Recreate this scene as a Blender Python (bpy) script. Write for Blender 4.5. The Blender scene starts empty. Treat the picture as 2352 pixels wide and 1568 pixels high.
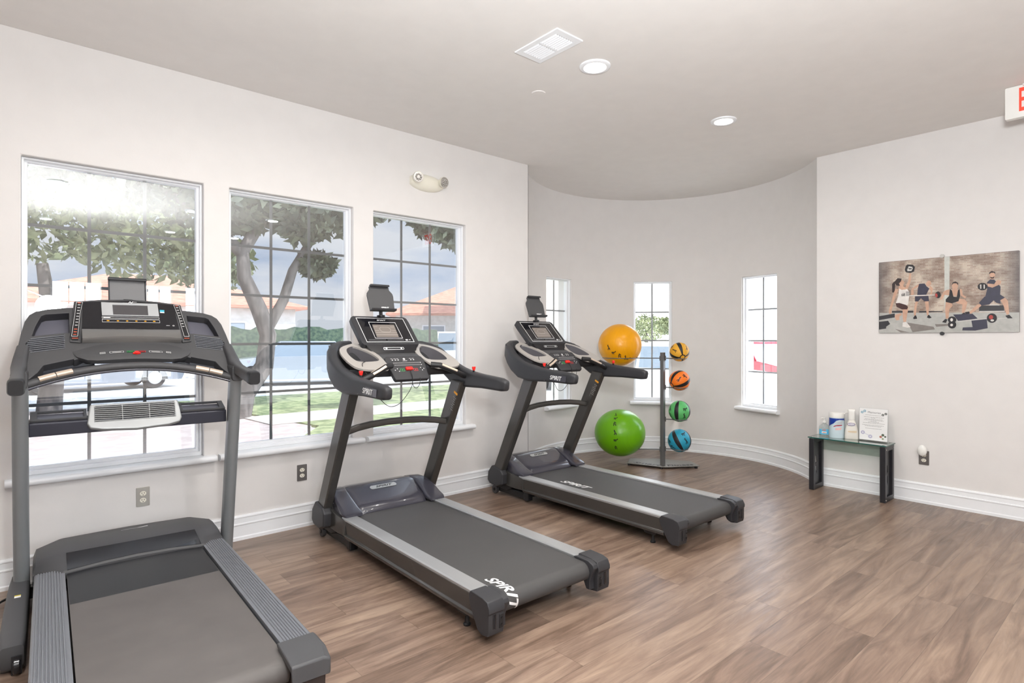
import bpy, bmesh, math, random
from mathutils import Vector, Matrix
random.seed(7)
S = bpy.context.scene
COL = S.collection
V = Vector
R = math.radians
# ------------------------------------------------------------------ camera
F_PX = 1330.0
CAM_A = math.atan(1529 / F_PX)
cam = bpy.data.cameras.new('camera'); camo = bpy.data.objects.new('camera', cam); COL.objects.link(camo)
cam.sensor_width = 36; cam.lens = F_PX * 36 / 2352; cam.shift_y = -6.5 / 2352; cam.clip_start = .02; cam.clip_end = 400
camo.location = (0, 0, 1.37); camo.rotation_euler = (R(90), 0, CAM_A - R(90))
S.camera = camo
vs = S.view_settings
vs.view_transform = 'Standard'; vs.look = 'None'; vs.gamma = 1; vs.exposure = 0.13; vs.use_curve_mapping = False

# ------------------------------------------------------------------ materials
def srgb(r, g=None, b=None):
    if g is None: r, g, b = r
    f = lambda c: (c / 255 / 12.92) if c / 255 <= .04045 else ((c / 255 + .055) / 1.055) ** 2.4
    return (f(r), f(g), f(b), 1)
MATS = {}
def mat(name, col, rough=.5, metal=0., bump=0., bscale=200., var=0., vscale=8., spec=.5, coat=0., emit=None, estr=0., alpha=1., trans=0., ior=1.45, stretch=None, sheen=0.):
    if name in MATS: return MATS[name]
    m = bpy.data.materials.new(name); m.use_nodes = True; nt = m.node_tree; N = nt.nodes; L = nt.links
    b = N['Principled BSDF']; c = srgb(col)
    b.inputs['Base Color'].default_value = c; b.inputs['Roughness'].default_value = rough; b.inputs['Metallic'].default_value = metal
    b.inputs['Specular IOR Level'].default_value = spec; b.inputs['Coat Weight'].default_value = coat; b.inputs['IOR'].default_value = ior
    b.inputs['Alpha'].default_value = alpha; b.inputs['Transmission Weight'].default_value = trans
    if emit: b.inputs['Emission Color'].default_value = srgb(emit); b.inputs['Emission Strength'].default_value = estr
    tc = N.new('ShaderNodeTexCoord'); mp = N.new('ShaderNodeMapping'); L.new(tc.outputs['Object'], mp.inputs[0])
    if stretch: mp.inputs['Scale'].default_value = stretch
    n = N.new('ShaderNodeTexNoise'); n.inputs['Scale'].default_value = vscale; n.inputs['Detail'].default_value = 4; L.new(mp.outputs[0], n.inputs['Vector'])
    v = max(var, .015)
    mr = N.new('ShaderNodeMapRange'); mr.inputs[1].default_value = .3; mr.inputs[2].default_value = .7; mr.inputs[3].default_value = 1 - v; mr.inputs[4].default_value = 1 + v
    L.new(n.outputs[0], mr.inputs[0])
    mx = N.new('ShaderNodeMix'); mx.data_type = 'RGBA'; mx.blend_type = 'MULTIPLY'; mx.inputs[0].default_value = 1; mx.inputs[6].default_value = c
    L.new(mr.outputs[0], mx.inputs[7]); L.new(mx.outputs[2], b.inputs['Base Color'])
    if bump:
        n2 = N.new('ShaderNodeTexNoise'); n2.inputs['Scale'].default_value = bscale; n2.inputs['Detail'].default_value = 3; L.new(mp.outputs[0], n2.inputs['Vector'])
        bp = N.new('ShaderNodeBump'); bp.inputs['Strength'].default_value = bump; bp.inputs['Distance'].default_value = .002
        L.new(n2.outputs[0], bp.inputs['Height']); L.new(bp.outputs[0], b.inputs['Normal'])
    MATS[name] = m; return m

def m_glass(name, tint, refl, rough=0.0, ior=1.5):
    m = bpy.data.materials.new(name); m.use_nodes = True; nt = m.node_tree; N = nt.nodes; L = nt.links
    for x in list(N): N.remove(x)
    o = N.new('ShaderNodeOutputMaterial'); tr = N.new('ShaderNodeBsdfTransparent'); gl = N.new('ShaderNodeBsdfGlossy'); mx = N.new('ShaderNodeMixShader')
    tr.inputs[0].default_value = tint; gl.inputs['Roughness'].default_value = rough; gl.inputs[0].default_value = (1, 1, 1, 1)
    lw = N.new('ShaderNodeLayerWeight'); lw.inputs[0].default_value = .5; fr = N.new('ShaderNodeMath'); fr.operation = 'POWER'; fr.inputs[1].default_value = 4.; L.new(lw.outputs['Facing'], fr.inputs[0])
    ad = N.new('ShaderNodeMath'); ad.operation = 'ADD'; ad.use_clamp = True; ad.inputs[1].default_value = refl
    L.new(fr.outputs[0], ad.inputs[0]); L.new(ad.outputs[0], mx.inputs[0]); L.new(tr.outputs[0], mx.inputs[1]); L.new(gl.outputs[0], mx.inputs[2]); L.new(mx.outputs[0], o.inputs[0])
    return m

def m_floor():
    m = bpy.data.materials.new('wood_plank_floor'); m.use_nodes = True; nt = m.node_tree; N = nt.nodes; L = nt.links; b = N['Principled BSDF']
    def mt(op, a, b_=None, clamp=False):
        n = N.new('ShaderNodeMath'); n.operation = op; n.use_clamp = clamp
        for i, x in enumerate((a, b_)):
            if x is None: continue
            if isinstance(x, (int, float)): n.inputs[i].default_value = x
            else: L.new(x, n.inputs[i])
        return n.outputs[0]
    g = N.new('ShaderNodeNewGeometry'); sx = N.new('ShaderNodeSeparateXYZ'); L.new(g.outputs['Position'], sx.inputs[0])
    X, Y = sx.outputs[0], sx.outputs[1]
    W, LN = .18, 1.22
    ry = mt('DIVIDE', mt('SUBTRACT', Y, .013), W); row = mt('FLOOR', ry)
    wn = N.new('ShaderNodeTexWhiteNoise'); wn.noise_dimensions = '1D'; L.new(row, wn.inputs['W'])
    cx_ = mt('ADD', mt('DIVIDE', X, LN), wn.outputs['Value']); colm = mt('FLOOR', cx_)
    cb = N.new('ShaderNodeCombineXYZ'); L.new(row, cb.inputs[0]); L.new(colm, cb.inputs[1])
    wn2 = N.new('ShaderNodeTexWhiteNoise'); wn2.noise_dimensions = '3D'; L.new(cb.outputs[0], wn2.inputs['Vector'])
    fy = mt('FRACT', ry); fx = mt('FRACT', cx_)
    ey = mt('MULTIPLY', mt('MINIMUM', fy, mt('SUBTRACT', 1, fy)), W); ex = mt('MULTIPLY', mt('MINIMUM', fx, mt('SUBTRACT', 1, fx)), LN)
    e = mt('MINIMUM', ex, ey)
    # grain coords: shifted per plank
    sc = N.new('ShaderNodeVectorMath'); sc.operation = 'MULTIPLY_ADD'; L.new(wn2.outputs['Color'], sc.inputs[0]); sc.inputs[1].default_value = (30, 30, 30); L.new(g.outputs['Position'], sc.inputs[2])
    mp = N.new('ShaderNodeMapping'); mp.inputs['Scale'].default_value = (1.1, 9, 1); L.new(sc.outputs[0], mp.inputs[0])
    n1 = N.new('ShaderNodeTexNoise'); n1.inputs['Scale'].default_value = 1.6; n1.inputs['Detail'].default_value = 7; n1.inputs['Roughness'].default_value = .62; n1.inputs['Distortion'].default_value = .9; L.new(mp.outputs[0], n1.inputs[0])
    mp2 = N.new('ShaderNodeMapping'); mp2.inputs['Scale'].default_value = (3, 55, 1); L.new(sc.outputs[0], mp2.inputs[0])
    n2 = N.new('ShaderNodeTexNoise'); n2.inputs['Scale'].default_value = 2.2; n2.inputs['Detail'].default_value = 5; L.new(mp2.outputs[0], n2.inputs[0])
    mp3 = N.new('ShaderNodeMapping'); mp3.inputs['Scale'].default_value = (1.3, 3.2, 1); L.new(sc.outputs[0], mp3.inputs[0])
    n3 = N.new('ShaderNodeTexNoise'); n3.inputs['Scale'].default_value = 1.1; n3.inputs['Detail'].default_value = 3; L.new(mp3.outputs[0], n3.inputs[0])
    r1 = N.new('ShaderNodeValToRGB'); cr = r1.color_ramp
    cr.elements[0].position = .27; cr.elements[0].color = srgb(80, 64, 54); cr.elements[1].position = .74; cr.elements[1].color = srgb(168, 147, 129)
    for p, c in ((.40, (107, 89, 77)), (.5, (128, 108, 95)), (.6, (146, 126, 111))):
        q = cr.elements.new(p); q.color = srgb(*c)
    f = mt('ADD', mt('MULTIPLY', n1.outputs[0], .72), mt('ADD', mt('MULTIPLY', n2.outputs[0], .2), mt('MULTIPLY', wn2.outputs['Value'], .11)))
    L.new(f, r1.inputs[0])
    hs = N.new('ShaderNodeMix'); hs.data_type = 'RGBA'; hs.blend_type = 'MULTIPLY'; L.new(mt('MULTIPLY', n3.outputs[0], .5), hs.inputs[0]); L.new(r1.outputs[0], hs.inputs[6]); hs.inputs[7].default_value = srgb(228, 212, 198)
    # knots / cracks
    vo = N.new('ShaderNodeTexVoronoi'); vo.inputs['Scale'].default_value = 1.0; mp4 = N.new('ShaderNodeMapping'); mp4.inputs['Scale'].default_value = (1.0, 2.6, 1); L.new(sc.outputs[0], mp4.inputs[0]); L.new(mp4.outputs[0], vo.inputs[0])
    kn = N.new('ShaderNodeMapRange'); kn.inputs[1].default_value = .0; kn.inputs[2].default_value = .05; kn.inputs[3].default_value = .55; kn.inputs[4].default_value = 1; L.new(vo.outputs['Distance'], kn.inputs[0])
    mk = N.new('ShaderNodeMix'); mk.data_type = 'RGBA'; mk.blend_type = 'MULTIPLY'; mk.inputs[0].default_value = 1; L.new(hs.outputs[2], mk.inputs[6]); L.new(kn.outputs[0], mk.inputs[7])
    se = N.new('ShaderNodeMapRange'); se.inputs[1].default_value = .0; se.inputs[2].default_value = .0022; se.inputs[3].default_value = .62; se.inputs[4].default_value = 1; L.new(e, se.inputs[0])
    ms = N.new('ShaderNodeMix'); ms.data_type = 'RGBA'; ms.blend_type = 'MULTIPLY'; ms.inputs[0].default_value = 1; L.new(mk.outputs[2], ms.inputs[6]); L.new(se.outputs[0], ms.inputs[7])
    L.new(ms.outputs[2], b.inputs['Base Color'])
    rr = N.new('ShaderNodeMapRange'); rr.inputs[1].default_value = .3; rr.inputs[2].default_value = .7; rr.inputs[3].default_value = .28; rr.inputs[4].default_value = .42; L.new(n2.outputs[0], rr.inputs[0]); L.new(rr.outputs[0], b.inputs['Roughness'])
    bp = N.new('ShaderNodeBump'); bp.inputs['Strength'].default_value = .16; bp.inputs['Distance'].default_value = .001
    L.new(mt('ADD', mt('MULTIPLY', n2.outputs[0], .8), mt('MULTIPLY', se.outputs[0], .6)), bp.inputs['Height']); L.new(bp.outputs[0], b.inputs['Normal'])
    b.inputs['Specular IOR Level'].default_value = .5
    return m

def m_noise2(name, c1, c2, scale, rough=.8, bump=.3, detail=6, stretch=(1, 1, 1), lo=.4, hi=.6):
    m = bpy.data.materials.new(name); m.use_nodes = True; nt = m.node_tree; N = nt.nodes; L = nt.links; b = N['Principled BSDF']
    tc = N.new('ShaderNodeNewGeometry'); mp = N.new('ShaderNodeMapping'); mp.inputs['Scale'].default_value = stretch; L.new(tc.outputs['Position'], mp.inputs[0])
    n = N.new('ShaderNodeTexNoise'); n.inputs['Scale'].default_value = scale; n.inputs['Detail'].default_value = detail; L.new(mp.outputs[0], n.inputs[0])
    r = N.new('ShaderNodeValToRGB'); r.color_ramp.elements[0].position = lo; r.color_ramp.elements[1].position = hi
    r.color_ramp.elements[0].color = srgb(*c1); r.color_ramp.elements[1].color = srgb(*c2); L.new(n.outputs[0], r.inputs[0]); L.new(r.outputs[0], b.inputs['Base Color'])
    b.inputs['Roughness'].default_value = rough
    if bump:
        bp = N.new('ShaderNodeBump'); bp.inputs['Strength'].default_value = bump; bp.inputs['Distance'].default_value = .01; L.new(n.outputs[0], bp.inputs['Height']); L.new(bp.outputs[0], b.inputs['Normal'])
    return m

# ------------------------------------------------------------------ mesh builder
class MB:
    def __init__(s): s.bm = bmesh.new(); s.mi = 0
    def f(s, vs_):
        try:
            fc = s.bm.faces.new(vs_); fc.material_index = s.mi; return fc
        except ValueError: return None
    def loft(s, secs, closed=True, caps=True, loop=False):
        rows = [[s.bm.verts.new(p) for p in sec] for sec in secs]; n = len(rows[0]); k = len(rows)
        for i in range(k if loop else k - 1):
            a, b = rows[i], rows[(i + 1) % k]
            for j in range(n if closed else n - 1):
                s.f([a[j], a[(j + 1) % n], b[(j + 1) % n], b[j]])
        if caps and closed and not loop: s.f(rows[0][::-1]); s.f(rows[-1])
        return s
    def box(s, x0, x1, y0, y1, z0, z1, rz=0, c=None):
        pts = [(x0, y0), (x1, y0), (x1, y1), (x0, y1)]
        if rz:
            c = c or ((x0 + x1) / 2, (y0 + y1) / 2); co, si = math.cos(rz), math.sin(rz)
            pts = [(c[0] + (x - c[0]) * co - (y - c[1]) * si, c[1] + (x - c[0]) * si + (y - c[1]) * co) for x, y in pts]
        return s.loft([[V((x, y, z0)) for x, y in pts], [V((x, y, z1)) for x, y in pts]])
    def prism(s, pts, vec):
        vec = V(vec); return s.loft([[V(p) for p in pts], [V(p) + vec for p in pts]])
    def yz(s, prof, x0, x1): return s.prism([(x0, y, z) for y, z in prof], (x1 - x0, 0, 0))
    def xz(s, prof, y0, y1): return s.prism([(x, y0, z) for x, z in prof], (0, y1 - y0, 0))
    def xy(s, prof, z0, z1): return s.prism([(x, y, z0) for x, y in prof], (0, 0, z1 - z0))
    def tube(s, path, r, n=10, caps=True, loop=False):
        path = [V(p) for p in path]; secs = []; k = len(path); rs = r if isinstance(r, (list, tuple)) else [r] * k
        up = None
        for i, p in enumerate(path):
            t = (path[(i + 1) % k] - path[i - 1]) if loop else (path[min(i + 1, k - 1)] - path[max(i - 1, 0)])
            t.normalize()
            if up is None: up = V((0, 0, 1)) if abs(t.z) < .9 else V((1, 0, 0))
            sd = t.cross(up)
            if sd.length < 1e-4: sd = t.cross(V((1, 0, 0)))
            sd.normalize(); up = sd.cross(t).normalized()
            secs.append([p + sd * math.cos(a) * rs[i] + up * math.sin(a) * rs[i] for a in [2 * math.pi * j / n for j in range(n)]])
        return s.loft(secs, caps=caps, loop=loop)
    def cyl(s, c, axis, r, h, n=24, r2=None):
        c = V(c); a = V(axis).normalized(); return s.tube([c - a * h / 2, c + a * h / 2], [r, r if r2 is None else r2], n)
    def sweep(s, path, dims, updir=(0, 0, 1), rr=.4, n=5, pw=None):
        """rounded-rectangle section; dims = list of (width, height)"""
        path = [V(p) for p in path]; secs = []; k = len(path)
        for i, p in enumerate(path):
            t = (path[min(i + 1, k - 1)] - path[max(i - 1, 0)]).normalized(); u = V(updir); sd = t.cross(u).normalized(); u = sd.cross(t).normalized()
            w, h = dims[i] if isinstance(dims, list) else dims
            secs.append([p + sd * a + u * b for a, b in rrect(w, h, min(w, h) * rr, n)])
        return s.loft(secs)
    def lathe(s, prof, c=(0, 0, 0), n=28, axis='z'):
        c = V(c); secs = []
        for j in range(n):
            a = 2 * math.pi * j / n
            if axis == 'z': secs.append([c + V((r * math.cos(a), r * math.sin(a), z)) for r, z in prof])
            elif axis == 'x': secs.append([c + V((z, r * math.cos(a), r * math.sin(a))) for r, z in prof])
            else: secs.append([c + V((r * math.cos(a), z, r * math.sin(a))) for r, z in prof])
        rows = [[s.bm.verts.new(p) for p in sec] for sec in secs]; m = len(prof)
        for j in range(n):
            a, b = rows[j], rows[(j + 1) % n]
            for i in range(m - 1): s.f([a[i], b[i], b[i + 1], a[i + 1]])
        s.f([r[0] for r in rows][::-1]); s.f([r[-1] for r in rows]); return s
    def sphere(s, c, r, nu=32, nv=20, sc=(1, 1, 1)):
        c = V(c); top = s.bm.verts.new(c + V((0, 0, r * sc[2]))); bot = s.bm.verts.new(c - V((0, 0, r * sc[2]))); rows = []
        for i in range(1, nv):
            ph = math.pi * i / nv
            rows.append([s.bm.verts.new(c + V((r * sc[0] * math.sin(ph) * math.cos(2 * math.pi * j / nu), r * sc[1] * math.sin(ph) * math.sin(2 * math.pi * j / nu), r * sc[2] * math.cos(ph)))) for j in range(nu)])
        for j in range(nu):
            k = (j + 1) % nu; s.f([top, rows[0][j], rows[0][k]]); s.f([bot, rows[-1][k], rows[-1][j]])
            for i in range(len(rows) - 1): s.f([rows[i][j], rows[i + 1][j], rows[i + 1][k], rows[i][k]])
        return s
    def torus(s, c, R_, r, n=32, m=10, axis='z', a0=0, a1=360):
        c = V(c); full = abs(a1 - a0) >= 360; k = n if full else n + 1; path = []
        for i in range(k):
            a = R(a0 + (a1 - a0) * i / n); q = (math.cos(a) * R_, math.sin(a) * R_)
            path.append(c + (V((q[0], q[1], 0)) if axis == 'z' else V((0, q[0], q[1])) if axis == 'x' else V((q[0], 0, q[1]))))
        return s.tube(path, r, m, loop=full)
    def quad(s, *p): s.f([s.bm.verts.new(V(q)) for q in p]); return s
    def plate(s, outline, holes, th, fr=None):
        """2-D outline with holes -> solid plate. fr = (origin, ux, uy, n) ; thickness goes along n"""
        o, ux, uy, nn = [V(q) for q in (fr or ((0, 0, 0), (1, 0, 0), (0, 1, 0), (0, 0, 1)))]
        b2 = bmesh.new(); es = []; loops = [outline] + list(holes)
        for lp in loops:
            vv = [b2.verts.new((x, y, 0)) for x, y in lp]
            es += [b2.edges.new((vv[i], vv[(i + 1) % len(vv)])) for i in range(len(vv))]
        bmesh.ops.triangle_fill(b2, use_beauty=True, use_dissolve=False, edges=es)
        w = lambda q, z: o + ux * q.x + uy * q.y + nn * z
        mp = {}
        for z in (0, th):
            for vv in b2.verts: mp[(vv, z)] = s.bm.verts.new(w(vv.co, z))
        for fc in b2.faces:
            if fc.normal.z < 0: fc.normal_flip()
            s.f([mp[(q, 0)] for q in reversed(fc.verts)])
            if th: s.f([mp[(q, th)] for q in fc.verts])
        if th:
            for e in b2.edges:
                if len(e.link_faces) == 1: a, b = e.verts; s.f([mp[(a, 0)], mp[(b, 0)], mp[(b, th)], mp[(a, th)]])
        b2.free(); return s
    def text(s, body, fr, size, th=.001, shear=0., sx=1., bold=0., align='CENTER', fn=None, mi=None):
        o, ux, uy, nn = [V(q) for q in fr]; vv, ff = text2d(body, shear, bold, align, bool(fn))
        mn = s.mi if mi is None else mi
        rows = []
        for z in (0, th):
            rows.append([s.bm.verts.new(fn(x * size * sx, y * size, z) if fn else o + ux * x * size * sx + uy * y * size + nn * z) for x, y in vv])
        ec = {}
        for fc in ff:
            t = s.f([rows[1][i] for i in fc]);
            if t: t.material_index = mn
            for i in range(len(fc)):
                a, b = fc[i], fc[(i + 1) % len(fc)]; ec.setdefault((min(a, b), max(a, b)), []).append((a, b))
        for k, q in ec.items():
            if len(q) == 1:
                a, b = q[0]; t = s.f([rows[0][a], rows[0][b], rows[1][b], rows[1][a]])
                if t: t.material_index = mn
        return s
    def build(s, name, mats, parent=None, smooth=35, bevel=0, seg=2, loc=None, recalc=True, nolink=False):
        if recalc: bmesh.ops.recalc_face_normals(s.bm, faces=s.bm.faces[:])
        me = bpy.data.meshes.new(name); s.bm.to_mesh(me); s.bm.free()
        for m in (mats if isinstance(mats, (list, tuple)) else [mats]): me.materials.append(m)
        if smooth:
            for p in me.polygons: p.use_smooth = True
            me.set_sharp_from_angle(angle=R(smooth))
        o = bpy.data.objects.new(name, me); COL.objects.link(o)
        if parent: o.parent = parent
        if loc: o.location = loc
        if bevel:
            b = o.modifiers.new('bevel', 'BEVEL'); b.width = bevel; b.segments = seg; b.limit_method = 'ANGLE'; b.angle_limit = R(40); b.harden_normals = False
        return o
def rrect(w, h, r, n=4):
    out = []
    for cx_, cy_, a0 in ((w / 2 - r, h / 2 - r, 0), (-w / 2 + r, h / 2 - r, 90), (-w / 2 + r, -h / 2 + r, 180), (w / 2 - r, -h / 2 + r, 270)):
        for i in range(n + 1): a = R(a0 + 90 * i / n); out.append((cx_ + r * math.cos(a), cy_ + r * math.sin(a)))
    return out
def chaikin(p, k=2):
    for _ in range(k):
        q = []
        for i in range(len(p)):
            a, b_ = p[i], p[(i + 1) % len(p)]; q += [(a[0] * .75 + b_[0] * .25, a[1] * .75 + b_[1] * .25), (a[0] * .25 + b_[0] * .75, a[1] * .25 + b_[1] * .75)]
        p = q
    return p
def circ(cx_, cy_, r, n=20, ry=None): return [(cx_ + r * math.cos(2 * math.pi * i / n), cy_ + (ry or r) * math.sin(2 * math.pi * i / n)) for i in range(n)]
def rect(x0, y0, x1, y1): return [(x0, y0), (x1, y0), (x1, y1), (x0, y1)]
TX = {}
def text2d(body, shear, bold, align, cut=False):
    k = (body, shear, bold, align, cut)
    if k in TX: return TX[k]
    c = bpy.data.curves.new('t', 'FONT'); c.body = body; c.size = 1; c.shear = shear; c.offset = bold; c.align_x = align; c.align_y = 'CENTER'; c.resolution_u = 3; c.dimensions = '2D'; c.fill_mode = 'FRONT'
    o = bpy.data.objects.new('t', c); me = bpy.data.meshes.new_from_object(o)
    bm = bmesh.new(); bm.from_mesh(me); bmesh.ops.remove_doubles(bm, verts=bm.verts, dist=1e-5)
    if cut:
        for i in range(-40, 61): bmesh.ops.bisect_plane(bm, geom=bm.verts[:] + bm.edges[:] + bm.faces[:], plane_co=(i * .09, 0, 0), plane_no=(1, 0, 0))
    for f in bm.faces:
        if f.normal.z < 0: f.normal_flip()
    bm.verts.index_update(); r = ([(v.co.x, v.co.y) for v in bm.verts], [[v.index for v in f.verts] for f in bm.faces])
    bm.free(); bpy.data.objects.remove(o); bpy.data.curves.remove(c); bpy.data.meshes.remove(me); TX[k] = r; return r

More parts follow.
